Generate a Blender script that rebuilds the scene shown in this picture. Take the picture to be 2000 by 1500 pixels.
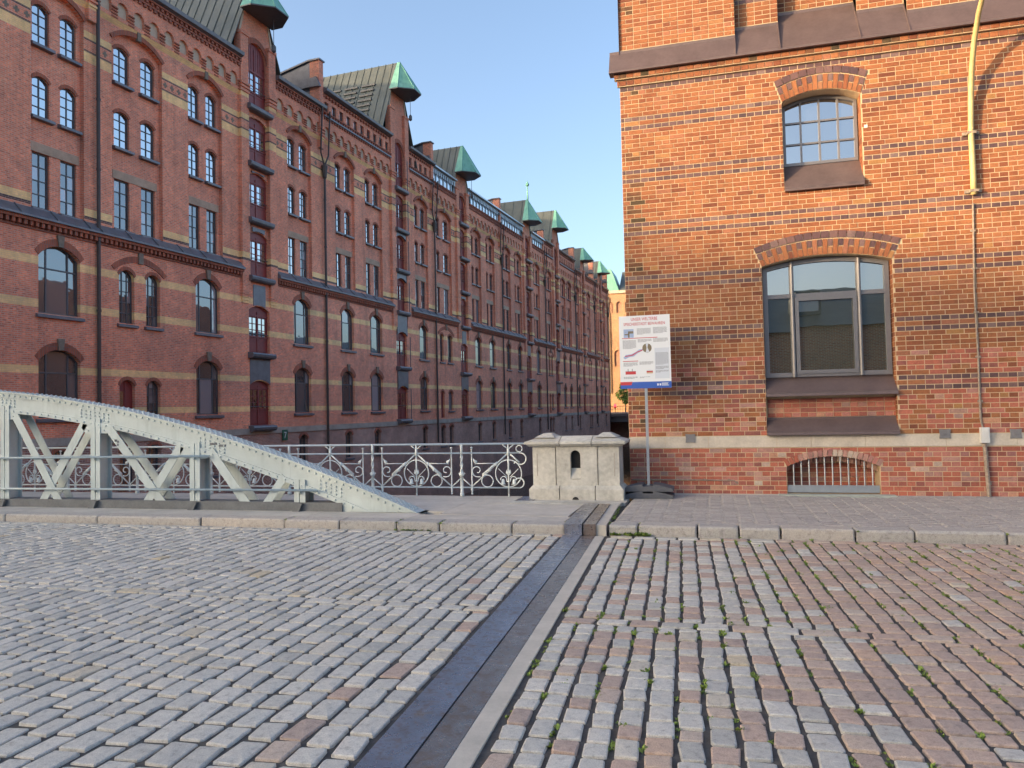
import bpy, bmesh, math, random
from mathutils import Matrix, Vector
random.seed(7)
for o in list(bpy.data.objects): bpy.data.objects.remove(o)
scene = bpy.context.scene
COL = scene.collection
R = math.radians

# ------------------------------------------------------------------ camera
FPX = 1460.0; PITCH = math.atan(47.6/1460); ROLL = R(1.26); YAW = math.atan(392/1460); CZ = 1.66
fw = Vector((-math.sin(YAW)*math.cos(PITCH), math.cos(YAW)*math.cos(PITCH), math.sin(PITCH)))
r0 = Vector((math.cos(YAW), math.sin(YAW), 0)); u0 = r0.cross(fw)
rt = r0*math.cos(ROLL) - u0*math.sin(ROLL); upv = rt.cross(fw)
cam = bpy.data.cameras.new('camera'); camo = bpy.data.objects.new('camera', cam); COL.objects.link(camo)
M4 = Matrix(((rt.x, upv.x, -fw.x, 0), (rt.y, upv.y, -fw.y, 0), (rt.z, upv.z, -fw.z, CZ), (0, 0, 0, 1)))
camo.matrix_world = M4
cam.sensor_width = 36; cam.lens = 36*FPX/2000; cam.clip_start = 0.05; cam.clip_end = 4000
scene.camera = camo
scene.render.resolution_x = 1024; scene.render.resolution_y = 768

# ------------------------------------------------------------------ sky, sun, exposure
LD = Vector((1.45, 1.0, -0.26)).normalized()          # direction the sunlight travels
SUN_EL = math.asin(-LD.z); SUN_AZ = math.atan2(-LD.x, -LD.y)
world = bpy.data.worlds.new('World'); scene.world = world; world.use_nodes = True
wn = world.node_tree; bg = wn.nodes['Background']
sky = wn.nodes.new('ShaderNodeTexSky'); sky.sky_type = 'NISHITA'; sky.sun_disc = False
sky.sun_elevation = SUN_EL; sky.sun_rotation = SUN_AZ; sky.altitude = 0
sky.air_density = 0.72; sky.dust_density = 3.9; sky.ozone_density = 1.1
wn.links.new(sky.outputs[0], bg.inputs[0]); bg.inputs[1].default_value = 0.15
sl = bpy.data.lights.new('sun', 'SUN'); sl.energy = 2.0; sl.angle = R(0.6); sl.color = (1.0, 0.72, 0.43)
so = bpy.data.objects.new('sun', sl); COL.objects.link(so)
so.rotation_euler = LD.to_track_quat('-Z', 'Y').to_euler()
vs = scene.view_settings; vs.view_transform = 'Standard'; vs.look = 'None'; vs.gamma = 1; vs.exposure = 2.0
scene.render.engine = 'CYCLES'

# ------------------------------------------------------------------ helpers
def tag(o, label=None, cat=None, group=None, kind=None):
    if label: o['label'] = label
    if cat: o['category'] = cat
    if group: o['group'] = group
    if kind: o['kind'] = kind
    return o
def empty(name, loc=(0, 0, 0), rz=0, label=None, cat=None, group=None):
    o = bpy.data.objects.new(name, None); COL.objects.link(o); o.location = loc; o.rotation_euler = (0, 0, rz)
    o.empty_display_size = 0.1
    return tag(o, label, cat, group)
def inst(name, me, parent=None, loc=(0, 0, 0), rot=None, scale=None):
    o = bpy.data.objects.new(name, me); COL.objects.link(o)
    if parent: o.parent = parent
    o.location = loc
    if rot: o.rotation_euler = rot
    if scale: o.scale = scale
    return o
class MB:
    def __init__(s): s.v = []; s.f = []; s.sm = False
    def quad(s, a, b, c, d):
        n = len(s.v); s.v += [a, b, c, d]; s.f.append((n, n+1, n+2, n+3)); return s
    def poly(s, pts):
        n = len(s.v); s.v += list(pts); s.f.append(tuple(range(n, n+len(pts)))); return s
    def box(s, x0, x1, y0, y1, z0, z1):
        n = len(s.v)
        s.v += [(x0,y0,z0),(x1,y0,z0),(x1,y1,z0),(x0,y1,z0),(x0,y0,z1),(x1,y0,z1),(x1,y1,z1),(x0,y1,z1)]
        s.f += [tuple(n+i for i in q) for q in ((0,1,5,4),(1,2,6,5),(2,3,7,6),(3,0,4,7),(4,5,6,7),(3,2,1,0))]
        return s
    def prism(s, pts, y0, y1):            # polygon in x,z pushed along y
        n = len(s.v); k = len(pts)
        s.v += [(p[0], y0, p[1]) for p in pts] + [(p[0], y1, p[1]) for p in pts]
        s.f.append(tuple(range(n, n+k))); s.f.append(tuple(range(n+2*k-1, n+k-1, -1)))
        for i in range(k):
            j = (i+1) % k; s.f.append((n+i, n+k+i, n+k+j, n+j))
        return s
    def prismx(s, pts, x0, x1):           # polygon in y,z pushed along x
        n = len(s.v); k = len(pts)
        s.v += [(x0, p[0], p[1]) for p in pts] + [(x1, p[0], p[1]) for p in pts]
        s.f.append(tuple(range(n, n+k))); s.f.append(tuple(range(n+2*k-1, n+k-1, -1)))
        for i in range(k):
            j = (i+1) % k; s.f.append((n+i, n+k+i, n+k+j, n+j))
        return s
    def tube(s, path, r, n=6, cap=True, radii=None):
        P = [Vector(p) for p in path]; m = len(P); base = len(s.v)
        nrm = None
        for i in range(m):
            t = (P[min(i+1, m-1)] - P[max(i-1, 0)])
            t = t.normalized() if t.length > 1e-9 else Vector((0, 0, 1))
            if nrm is None:
                ref = Vector((0, 1, 0)) if abs(t.y) < 0.9 else Vector((1, 0, 0))
                nrm = (ref - t*ref.dot(t)).normalized()
            else:
                nrm = nrm - t*nrm.dot(t)
                nrm = nrm.normalized() if nrm.length > 1e-6 else t.orthogonal().normalized()
            b = t.cross(nrm); rr = radii[i] if radii else r
            for k in range(n):
                a = 2*math.pi*k/n
                s.v.append(tuple(P[i] + nrm*(rr*math.cos(a)) + b*(rr*math.sin(a))))
        for i in range(m-1):
            for k in range(n):
                k2 = (k+1) % n
                s.f.append((base+i*n+k, base+i*n+k2, base+(i+1)*n+k2, base+(i+1)*n+k))
        if cap:
            s.f.append(tuple(base+k for k in reversed(range(n)))); s.f.append(tuple(base+(m-1)*n+k for k in range(n)))
        return s
    def dome(s, c, ax, r, n=6, h=0.9):    # rivet head: c centre, ax outward
        ax = Vector(ax).normalized(); u = ax.orthogonal().normalized(); w = ax.cross(u); c = Vector(c); b = len(s.v)
        for rr, hh in ((1, 0), (0.75, h*0.7)):
            for k in range(n):
                a = 2*math.pi*k/n; s.v.append(tuple(c + (u*math.cos(a)+w*math.sin(a))*r*rr + ax*r*hh))
        s.v.append(tuple(c+ax*r*h))
        for k in range(n):
            k2 = (k+1) % n
            s.f.append((b+k, b+k2, b+n+k2, b+n+k)); s.f.append((b+n+k, b+n+k2, b+2*n))
        return s
    def mesh(s, name, mat, smooth=False):
        me = bpy.data.meshes.new(name); me.from_pydata([tuple(p) for p in s.v], [], s.f)
        if smooth or s.sm: me.shade_smooth()
        if mat: me.materials.append(mat)
        return me
    def build(s, name, mat, parent=None, loc=(0, 0, 0), smooth=False):
        return inst(name, s.mesh(name, mat, smooth), parent, loc)
def arch(x0, x1, zs, rise, n=8):
    if rise <= 1e-4: return [(x0, zs), (x1, zs)]
    h = (x1-x0)/2; cx = (x0+x1)/2; Rr = (h*h+rise*rise)/(2*rise); cz = zs+rise-Rr
    a0 = math.asin(min(1, h/Rr))
    if rise > h: a0 = math.pi - a0
    return [(cx+Rr*math.sin(-a0+2*a0*i/n), cz+Rr*math.cos(-a0+2*a0*i/n)) for i in range(n+1)]
def cell(mb, x0, x1, z0, z1, y, ops=(), d=0.2, rev=None, n=8):
    """wall rectangle with arched openings (a,b,zb,zs,rise); reveals go to rev (or mb)"""
    rev = rev or mb; x = x0
    for (a, b, zb, zs, rise) in sorted(ops):
        if a > x+1e-6: mb.quad((x,y,z0),(a,y,z0),(a,y,z1),(x,y,z1))
        if zb > z0+1e-6: mb.quad((a,y,z0),(b,y,z0),(b,y,zb),(a,y,zb))
        pts = arch(a, b, zs, rise, n)
        for (p, q) in zip(pts[:-1], pts[1:]):
            if z1 > max(p[1], q[1])+1e-6: mb.quad((p[0],y,p[1]),(q[0],y,q[1]),(q[0],y,z1),(p[0],y,z1))
            rev.quad((p[0],y,p[1]),(p[0],y+d,p[1]),(q[0],y+d,q[1]),(q[0],y,q[1]))
        rev.quad((a,y,zb),(a,y+d,zb),(a,y+d,zs),(a,y,zs)); rev.quad((b,y,zb),(b,y,zs),(b,y+d,zs),(b,y+d,zb))
        rev.quad((a,y,zb),(b,y,zb),(b,y+d,zb),(a,y+d,zb))
        x = b
    if x1 > x+1e-6: mb.quad((x,y,z0),(x1,y,z0),(x1,y,z1),(x,y,z1))

# ------------------------------------------------------------------ materials
def mat(name):
    m = bpy.data.materials.new(name); m.use_nodes = True
    nt = m.node_tree; b = nt.nodes['Principled BSDF']
    return m, nt, b
def N(nt, t, **kw):
    n = nt.nodes.new(t)
    for k, v in kw.items():
        if k.startswith('i_'):
            key = k[2:]; key = int(key) if key.isdigit() else key.replace('_', ' ')
            n.inputs[key].default_value = v
        else: setattr(n, k, v)
    return n
def L(nt, a, b): nt.links.new(a, b)
def mathn(nt, op, a, b=None, c=None):
    n = nt.nodes.new('ShaderNodeMath'); n.operation = op
    for i, x in enumerate((a, b, c)):
        if x is None: continue
        if isinstance(x, (int, float)): n.inputs[i].default_value = x
        else: nt.links.new(x, n.inputs[i])
    return n.outputs[0]
def mixc(nt, fac, a, b, blend='MIX'):
    n = nt.nodes.new('ShaderNodeMix'); n.data_type = 'RGBA'; n.blend_type = blend
    for sock, x in ((n.inputs[0], fac), (n.inputs[6], a), (n.inputs[7], b)):
        if isinstance(x, (int, float)): sock.default_value = x
        elif isinstance(x, tuple): sock.default_value = x if len(x) == 4 else (*x, 1)
        else: nt.links.new(x, sock)
    return n.outputs[2]
def ramp(nt, fac, stops, interp='LINEAR'):
    n = nt.nodes.new('ShaderNodeValToRGB'); n.color_ramp.interpolation = interp
    el = n.color_ramp.elements
    while len(el) < len(stops): el.new(0.5)
    for e, (p, c) in zip(el, stops): e.position = p; e.color = (*c, 1) if len(c) == 3 else c
    nt.links.new(fac, n.inputs[0]); return n.outputs[0]
def noise(nt, vec, scale, detail=4, rough=0.6, out=0):
    n = N(nt, 'ShaderNodeTexNoise'); n.inputs['Scale'].default_value = scale; n.inputs['Detail'].default_value = detail
    n.inputs['Roughness'].default_value = rough
    if vec is not None: nt.links.new(vec, n.inputs['Vector'])
    return n.outputs[out]
def bump(nt, b, h, strength=0.3, dist=0.01):
    n = N(nt, 'ShaderNodeBump'); n.inputs['Strength'].default_value = strength; n.inputs['Distance'].default_value = dist
    nt.links.new(h, n.inputs['Height']); nt.links.new(n.outputs[0], b.inputs['Normal'])
def objco(nt): return N(nt, 'ShaderNodeTexCoord').outputs['Object']
def worldpos(nt): return N(nt, 'ShaderNodeNewGeometry').outputs['Position']
def rnd(nt):
    g = N(nt, 'ShaderNodeNewGeometry'); oi = N(nt, 'ShaderNodeObjectInfo')
    return mathn(nt, 'FRACT', mathn(nt, 'ADD', g.outputs['Random Per Island'], oi.outputs['Random']))
def simple(name, col, rough=0.6, metal=0.0, var=0.18, scale=6.0, bmp=0.15, bscale=60, spec=None):
    m, nt, b = mat(name); p = worldpos(nt)
    n1 = noise(nt, p, scale, 5); n2 = noise(nt, p, scale*7, 4)
    f = mathn(nt, 'ADD', mathn(nt, 'MULTIPLY', n1, 0.65), mathn(nt, 'MULTIPLY', n2, 0.35))
    lo = tuple(c*(1-var) for c in col); hi = tuple(min(1, c*(1+var)) for c in col)
    L(nt, ramp(nt, f, [(0.3, lo), (0.7, hi)]), b.inputs['Base Color'])
    b.inputs['Roughness'].default_value = rough; b.inputs['Metallic'].default_value = metal
    if spec is not None: b.inputs['Specular IOR Level'].default_value = spec
    if bmp: bump(nt, b, noise(nt, p, bscale, 3), bmp, 0.004)
    return m
def brickwall(name, cols, mortar, bands=(), size=0.25, ch=0.077, msize=0.012, dirt=0.16, bmp=0.5):
    """brick bond in object space: u = x+y, v = z; bands = [(z0,z1,colour)] of other coloured brick"""
    m, nt, b = mat(name); co = objco(nt); sp = N(nt, 'ShaderNodeSeparateXYZ'); L(nt, co, sp.inputs[0])
    u = mathn(nt, 'ADD', sp.outputs[0], sp.outputs[1]); z = sp.outputs[2]
    cb = N(nt, 'ShaderNodeCombineXYZ'); L(nt, u, cb.inputs[0]); L(nt, z, cb.inputs[1])
    br = N(nt, 'ShaderNodeTexBrick'); L(nt, cb.outputs[0], br.inputs['Vector'])
    br.inputs['Scale'].default_value = 1.0; br.inputs['Brick Width'].default_value = size; br.inputs['Row Height'].default_value = ch
    br.inputs['Mortar Size'].default_value = msize; br.inputs['Mortar Smooth'].default_value = 0.2; br.inputs['Bias'].default_value = -0.1
    br.inputs['Color1'].default_value = (*cols[0], 1); br.inputs['Color2'].default_value = (*cols[1], 1); br.inputs['Mortar'].default_value = (*mortar, 1)
    c = br.outputs['Color']
    # per brick scatter of a third and fourth colour
    cb2 = N(nt, 'ShaderNodeCombineXYZ')
    row = mathn(nt, 'FLOOR', mathn(nt, 'DIVIDE', z, ch))
    off = mathn(nt, 'MULTIPLY', mathn(nt, 'MODULO', row, 2.0), 0.5)
    L(nt, mathn(nt, 'FLOOR', mathn(nt, 'ADD', mathn(nt, 'DIVIDE', u, size/2), off)), cb2.inputs[0]); L(nt, row, cb2.inputs[1])
    wn_ = N(nt, 'ShaderNodeTexWhiteNoise'); wn_.noise_dimensions = '2D'; L(nt, cb2.outputs[0], wn_.inputs['Vector'])
    per = ramp(nt, wn_.outputs['Value'], [(0.0, (0.72, 0.68, 0.72)), (0.15, (0.9, 0.88, 0.9)), (0.5, (1.0, 1.0, 1.0)), (0.9, (1.15, 1.1, 1.02)), (1.0, (1.3, 1.3, 1.25))])
    notm = mathn(nt, 'SUBTRACT', 1.0, br.outputs['Fac'])
    c = mixc(nt, notm, c, mixc(nt, 1.0, c, per, 'MULTIPLY'))
    for (z0, z1, col) in bands:
        k = mathn(nt, 'MULTIPLY', mathn(nt, 'GREATER_THAN', z, z0), mathn(nt, 'LESS_THAN', z, z1))
        c = mixc(nt, mathn(nt, 'MULTIPLY', k, mathn(nt, 'ADD', mathn(nt, 'MULTIPLY', notm, 0.4), 0.55)), c, mixc(nt, 0.35, (*col, 1), per, 'MULTIPLY'))
    big = noise(nt, co, 0.35, 6, 0.65)
    c = mixc(nt, 1.0, c, ramp(nt, big, [(0.32, (1-dirt, 1-dirt*1.0, 1-dirt*0.95)), (0.62, (1.12, 1.08, 1.05))]), 'MULTIPLY')
    wv = noise(nt, worldpos(nt), 0.055, 3, 0.6)
    c = mixc(nt, 1.0, c, ramp(nt, wv, [(0.35, (0.86, 0.85, 0.88)), (0.5, (1.0, 1.0, 1.0)), (0.65, (1.08, 1.14, 1.18))]), 'MULTIPLY')
    if name.startswith('brick_red'):
        pt = noise(nt, worldpos(nt), 0.23, 6, 0.7); mps = N(nt, 'ShaderNodeMapping'); L(nt, worldpos(nt), mps.inputs[0]); mps.inputs['Scale'].default_value = (1.4, 1.4, 0.12)
        c = mixc(nt, mathn(nt, 'MULTIPLY', ramp(nt, pt, [(0.56, (0, 0, 0)), (0.66, (1, 1, 1))]), 0.55), c, mixc(nt, 1.0, c, (0.62, 0.78, 0.9), 'MULTIPLY'))
        c = mixc(nt, mathn(nt, 'MULTIPLY', ramp(nt, pt, [(0.34, (1, 1, 1)), (0.44, (0, 0, 0))]), 0.5), c, mixc(nt, 1.0, c, (1.12, 1.32, 1.3), 'MULTIPLY'))
        c = mixc(nt, 1.0, c, ramp(nt, noise(nt, mps.outputs[0], 1.0, 5, 0.65), [(0.3, (0.74, 0.74, 0.76)), (0.46, (1, 1, 1)), (0.7, (1.06, 1.07, 1.08))]), 'MULTIPLY')
    med = noise(nt, co, 2.2, 5, 0.7)
    c = mixc(nt, 1.0, c, ramp(nt, med, [(0.3, (0.88, 0.87, 0.88)), (0.7, (1.14, 1.12, 1.12))]), 'MULTIPLY')
    L(nt, c, b.inputs['Base Color']); b.inputs['Roughness'].default_value = 0.85
    h = mathn(nt, 'ADD', mathn(nt, 'MULTIPLY', notm, 1.0), mathn(nt, 'MULTIPLY', noise(nt, co, 30, 3), 0.5))
    bump(nt, b, h, bmp, 0.012)
    return m
YEL = (0.86, 0.6, 0.27); DKB = (0.04, 0.04, 0.05)
LOWB = [(3.42, 3.72, YEL), (1.8, 2.08, YEL), (5.98, 6.3, YEL), (7.66, 7.98, YEL)]
UPB = LOWB + [(10.08, 10.4, YEL), (9.96, 10.08, DKB), (17.66, 17.96, YEL), (17.58, 17.66, DKB), (17.06, 17.14, DKB), (16.64, 17.06, YEL), (18.9, 19.12, YEL)]
RC = [(0.73, 0.24, 0.132), (0.65, 0.218, 0.128)]
MT = (0.6, 0.4, 0.31)
m_wall = brickwall('brick_red_banded', RC, MT, UPB)
m_panel = brickwall('brick_red_panel', [(0.71, 0.232, 0.132), (0.63, 0.21, 0.128)], MT, LOWB)
m_fr = brickwall('brick_frieze', RC, MT, [(18.9, 19.12, YEL)])
m_base = brickwall('brick_plinth', [(0.34, 0.18, 0.145), (0.38, 0.2, 0.155)], (0.5, 0.43, 0.38), dirt=0.35)
m_arch = brickwall('brick_arch', [(0.36, 0.105, 0.055), (0.3, 0.09, 0.05)], (0.2, 0.14, 0.12), size=0.09, ch=0.5)
m_gold = brickwall('brick_ochre', [(0.5, 0.27, 0.11), (0.44, 0.22, 0.09)], (0.4, 0.32, 0.24))
m_opp = brickwall('brick_orange_plain', [(0.42, 0.15, 0.06), (0.36, 0.125, 0.055)], (0.5, 0.42, 0.32))
m_stone = simple('stone_grey', (0.36, 0.33, 0.29), 0.85, var=0.3, scale=1.6, bmp=0.4, bscale=40)
m_lintel = simple('stone_lintel', (0.4, 0.29, 0.215), 0.85, var=0.25, scale=2, bmp=0.3)
m_key = simple('stone_key', (0.2, 0.165, 0.13), 0.85, var=0.3)
m_cream = simple('plaster_cream', (0.5, 0.42, 0.32), 0.9, var=0.15)
m_slate = simple('metal_slate', (0.14, 0.14, 0.16), 0.42, 0.25, var=0.3, scale=2.5, bmp=0.1)
m_frame = simple('steel_frame', (0.085, 0.088, 0.098), 0.5, 0.2, var=0.2, bmp=0)
m_door = simple('door_oxblood', (0.2, 0.036, 0.034), 0.5, var=0.2, bmp=0.05)
m_dpipe = simple('downpipe', (0.06, 0.05, 0.05), 0.5, 0.3, var=0.3, bmp=0)
def zincmat(name, lo, hi, streak=(0.2, 0.17, 0.1)):
    m, nt, b = mat(name); p = objco(nt)
    n = noise(nt, p, 0.7, 5, 0.65); mp = N(nt, 'ShaderNodeMapping'); L(nt, p, mp.inputs[0]); mp.inputs['Scale'].default_value = (3.2, 3.2, 0.25)
    n2 = noise(nt, mp.outputs[0], 1.6, 4, 0.6)
    c = ramp(nt, n, [(0.3, lo), (0.7, hi)])
    c = mixc(nt, mathn(nt, 'MULTIPLY', ramp(nt, n2, [(0.5, (0, 0, 0)), (0.72, (1, 1, 1))]), 0.6), c, (*streak, 1))
    L(nt, c, b.inputs['Base Color']); b.inputs['Roughness'].default_value = 0.5; b.inputs['Metallic'].default_value = 0.2
    bump(nt, b, noise(nt, p, 3, 3), 0.15, 0.02)
    return m
m_zinc = zincmat('zinc_roof', (0.07, 0.085, 0.082), (0.125, 0.14, 0.132), (0.13, 0.125, 0.09))
m_copper = zincmat('copper_green', (0.13, 0.36, 0.27), (0.23, 0.48, 0.38), (0.1, 0.24, 0.19))
def glassmat(name, base=(0.012, 0.014, 0.017), refl=0.45, rough=0.015, wob=0.06, f=1.4):
    m, nt, b = mat(name); nt.nodes.remove(b); out = nt.nodes['Material Output']
    d = N(nt, 'ShaderNodeBsdfDiffuse'); oi = N(nt, 'ShaderNodeObjectInfo')
    L(nt, ramp(nt, oi.outputs['Random'], [(0, tuple(c*0.6 for c in base)), (0.75, base), (1, tuple(min(1, c*4) for c in base))]), d.inputs[0])
    g = N(nt, 'ShaderNodeBsdfGlossy'); g.inputs['Roughness'].default_value = rough; g.inputs['Color'].default_value = (0.93, 0.97, 1, 1)
    fr = N(nt, 'ShaderNodeFresnel'); fr.inputs[0].default_value = f
    fac = mathn(nt, 'MINIMUM', mathn(nt, 'ADD', fr.outputs[0], refl), 0.95)
    bp = N(nt, 'ShaderNodeBump'); bp.inputs['Strength'].default_value = wob; bp.inputs['Distance'].default_value = 0.05
    L(nt, noise(nt, worldpos(nt), 1.3, 2), bp.inputs['Height']); L(nt, bp.outputs[0], g.inputs['Normal'])
    mx = N(nt, 'ShaderNodeMixShader'); L(nt, fac, mx.inputs[0]); L(nt, d.outputs[0], mx.inputs[1]); L(nt, g.outputs[0], mx.inputs[2])
    L(nt, mx.outputs[0], out.inputs['Surface'])
    return m
m_glass = glassmat('window_glass')
m_glass2 = glassmat('large_window_glass', (0.05, 0.056, 0.044), 0.28, 0.006, 0.012)
m_glass3 = glassmat('dim_reflection_glass', (0.075, 0.075, 0.085), 0.14, 0.02, 0.08)  # lower floors: dim reflection of the far bank put into greyer glass
m_blind = simple('pale_blind', (0.3, 0.28, 0.25), 0.9, bmp=0)

# right building materials
def facing(name, stops, rough=0.8, grime=0.35):
    m, nt, b = mat(name); r = rnd(nt); p = worldpos(nt)
    c = ramp(nt, r, stops)
    n1 = noise(nt, p, 38, 4, 0.7); n2 = noise(nt, p, 9, 4, 0.65)
    c = mixc(nt, 1.0, c, ramp(nt, n1, [(0.3, (0.8, 0.8, 0.8)), (0.7, (1.18, 1.16, 1.12))]), 'MULTIPLY')
    c = mixc(nt, 1.0, c, ramp(nt, n2, [(0.28, (1-grime, 1-grime, 1-grime)), (0.5, (1, 1, 1)), (0.75, (1.12, 1.1, 1.08))]), 'MULTIPLY')
    c = mixc(nt, 1.0, c, ramp(nt, noise(nt, p, 0.9, 5, 0.65), [(0.3, (0.84, 0.84, 0.86)), (0.5, (1, 1, 1)), (0.7, (1.1, 1.12, 1.14))]), 'MULTIPLY')
    mpv = N(nt, 'ShaderNodeMapping'); L(nt, p, mpv.inputs[0]); mpv.inputs['Scale'].default_value = (4.0, 4.0, 0.35)
    c = mixc(nt, 1.0, c, ramp(nt, noise(nt, mpv.outputs[0], 1.0, 4, 0.6), [(0.26, (0.8, 0.8, 0.82)), (0.4, (1, 1, 1))]), 'MULTIPLY')
    L(nt, c, b.inputs['Base Color']); b.inputs['Roughness'].default_value = rough
    bump(nt, b, noise(nt, p, 70, 4, 0.7), 0.45, 0.006)
    return m
m_fb = facing('facing_brick', [(0.0, (0.16, 0.046, 0.023)), (0.1, (0.235, 0.074, 0.031)), (0.45, (0.285, 0.1, 0.039)), (0.8, (0.315, 0.12, 0.048)), (0.94, (0.3, 0.115, 0.065)), (1.0, (0.355, 0.175, 0.06))], grime=0.2)
m_fbl = facing('facing_brick_shade_tone', [(0.0, (0.24, 0.085, 0.07)), (0.3, (0.37, 0.105, 0.065)), (0.6, (0.42, 0.13, 0.08)), (0.85, (0.42, 0.17, 0.135)), (0.95, (0.33, 0.2, 0.17)), (1, (0.5, 0.25, 0.15))], grime=0.2)  # plinth and low wall: shade tone put into a paler, pinker facing brick
m_fd = facing('dark_brick', [(0.0, (0.085, 0.045, 0.048)), (0.5, (0.125, 0.063, 0.06)), (0.85, (0.16, 0.085, 0.075)), (1.0, (0.2, 0.13, 0.12))], 0.45, 0.2)
m_fm = facing('mossy_brick', [(0.0, (0.06, 0.045, 0.025)), (1.0, (0.2, 0.08, 0.04))], 0.9, 0.4)
m_fp = facing('pale_brick', [(0.0, (0.3, 0.13, 0.12)), (0.7, (0.45, 0.25, 0.2)), (1.0, (0.5, 0.42, 0.34))], 0.85, 0.3)
m_mortar = simple('mortar', (0.54, 0.415, 0.265), 0.95, var=0.15, scale=5, bmp=0.5, bscale=90)
m_brown = simple('brown_sheet_metal', (0.15, 0.108, 0.102), 0.42, 0.3, var=0.22, scale=3, bmp=0.08)
m_gran = simple('granite_band', (0.52, 0.46, 0.38), 0.85, var=0.25, scale=4, bmp=0.5, bscale=50)
m_winm = simple('window_metal_grey', (0.2, 0.19, 0.195), 0.42, 0.4, var=0.1, bmp=0)
m_white = simple('white_paint', (0.68, 0.67, 0.62), 0.6, var=0.08, bmp=0)
m_galv = simple('galvanised_steel', (0.42, 0.46, 0.5), 0.38, 0.65, var=0.12, scale=9, bmp=0)
m_plate = simple('anchor_plate', (0.2, 0.195, 0.2), 0.6, 0.2, var=0.2, bmp=0.1)
m_yellow = simple('yellow_paint', (0.5, 0.4, 0.18), 0.5, 0.0, var=0.3, scale=5, bmp=0.1)
m_box = simple('pale_box_plastic', (0.6, 0.6, 0.58), 0.5, var=0.08, bmp=0)
m_rubber = simple('recycled_plastic', (0.085, 0.09, 0.105), 0.65, var=0.25, scale=14, bmp=0.4, bscale=120)
m_rust = simple('old_pipe', (0.3, 0.24, 0.19), 0.8, 0.1, var=0.55, scale=18, bmp=0.3)
# ground materials
def stonemat(name, stops, rough=0.62, grain=160, bmp=0.7):
    m, nt, b = mat(name); r = rnd(nt); p = worldpos(nt)
    c = ramp(nt, r, stops)
    g = noise(nt, p, grain, 3, 0.8); g2 = noise(nt, p, 22, 4, 0.65)
    c = mixc(nt, 1.0, c, ramp(nt, g, [(0.3, (0.66, 0.66, 0.67)), (0.5, (1, 1, 1)), (0.72, (1.25, 1.24, 1.22))]), 'MULTIPLY')
    c = mixc(nt, 1.0, c, ramp(nt, g2, [(0.28, (0.66, 0.65, 0.64)), (0.45, (0.96, 0.96, 0.96)), (0.68, (1.12, 1.11, 1.08))]), 'MULTIPLY')
    L(nt, c, b.inputs['Base Color']); b.inputs['Roughness'].default_value = rough
    h = mathn(nt, 'ADD', mathn(nt, 'MULTIPLY', g, 0.4), g2)
    bump(nt, b, h, bmp, 0.006)
    return m
m_cgrey = stonemat('cobble_grey', [(0, (0.39, 0.385, 0.36)), (0.3, (0.46, 0.45, 0.42)), (0.7, (0.5, 0.488, 0.452)), (0.93, (0.54, 0.52, 0.48)), (0.985, (0.48, 0.44, 0.37)), (1, (0.52, 0.44, 0.31))], 0.62)
m_cred = stonemat('cobble_red', [(0, (0.36, 0.29, 0.255)), (0.35, (0.42, 0.32, 0.27)), (0.7, (0.45, 0.34, 0.282)), (0.92, (0.45, 0.385, 0.33)), (1, (0.48, 0.335, 0.25))], 0.66)
m_paver = stonemat('paver_concrete', [(0, (0.33, 0.31, 0.295)), (0.6, (0.38, 0.352, 0.33)), (1, (0.4, 0.375, 0.355))], 0.85, 120, 0.4)
m_kerb = stonemat('kerb_granite', [(0, (0.34, 0.33, 0.315)), (0.5, (0.39, 0.37, 0.345)), (1, (0.43, 0.39, 0.35))], 0.8, 110, 0.7)
m_slab = simple('footway_asphalt_concrete', (0.45, 0.425, 0.385), 0.88, var=0.22, scale=1.8, bmp=0.5, bscale=120)
m_conc = simple('concrete_edge', (0.46, 0.43, 0.38), 0.9, var=0.18, scale=4, bmp=0.4, bscale=90)
m_ped = simple('pedestal_granite', (0.46, 0.445, 0.4), 0.85, var=0.4, scale=2.2, bmp=0.5, bscale=60)
m_joint = simple('joint_grit', (0.075, 0.07, 0.066), 0.95, var=0.45, scale=14, bmp=0.9, bscale=70)
m_ground = simple('ground_grey', (0.16, 0.15, 0.14), 0.95, var=0.2, scale=0.3)
m_weed = simple('weed_green', (0.16, 0.23, 0.045), 0.8, var=0.5, scale=8, bmp=0)
m_leaf = simple('tree_leaf', (0.12, 0.2, 0.035), 0.7, var=0.4, scale=2, bmp=0)
m_bark = simple('bark', (0.12, 0.09, 0.065), 0.9)
def paintmat(name, col, rough=0.5):
    m, nt, b = mat(name); p = worldpos(nt)
    c = ramp(nt, noise(nt, p, 2.5, 5, 0.65), [(0.3, tuple(x*0.86 for x in col)), (0.7, tuple(x*1.08 for x in col))])
    mp = N(nt, 'ShaderNodeMapping'); L(nt, p, mp.inputs[0]); mp.inputs['Scale'].default_value = (9, 9, 0.9)
    c = mixc(nt, mathn(nt, 'MULTIPLY', ramp(nt, noise(nt, mp.outputs[0], 1.2, 4, 0.6), [(0.55, (0, 0, 0)), (0.75, (1, 1, 1))]), 0.4), c, tuple(x*0.55 for x in col))
    c = mixc(nt, ramp(nt, noise(nt, p, 17, 4, 0.7), [(0.68, (0, 0, 0)), (0.74, (0.8, 0.8, 0.8))]), c, (0.16, 0.1, 0.065))
    L(nt, c, b.inputs['Base Color']); b.inputs['Roughness'].default_value = rough; bump(nt, b, noise(nt, p, 45, 3), 0.12, 0.004); return m
m_bridge = paintmat('pale_green_white_paint', (0.46, 0.525, 0.52))
m_bridged = simple('grey_base_paint', (0.12, 0.13, 0.14), 0.6, 0.1, var=0.3, scale=4, bmp=0.2)
m_rail = simple('railing_white_paint', (0.6, 0.64, 0.63), 0.5, 0.0, var=0.12, scale=7, bmp=0.05)
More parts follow.
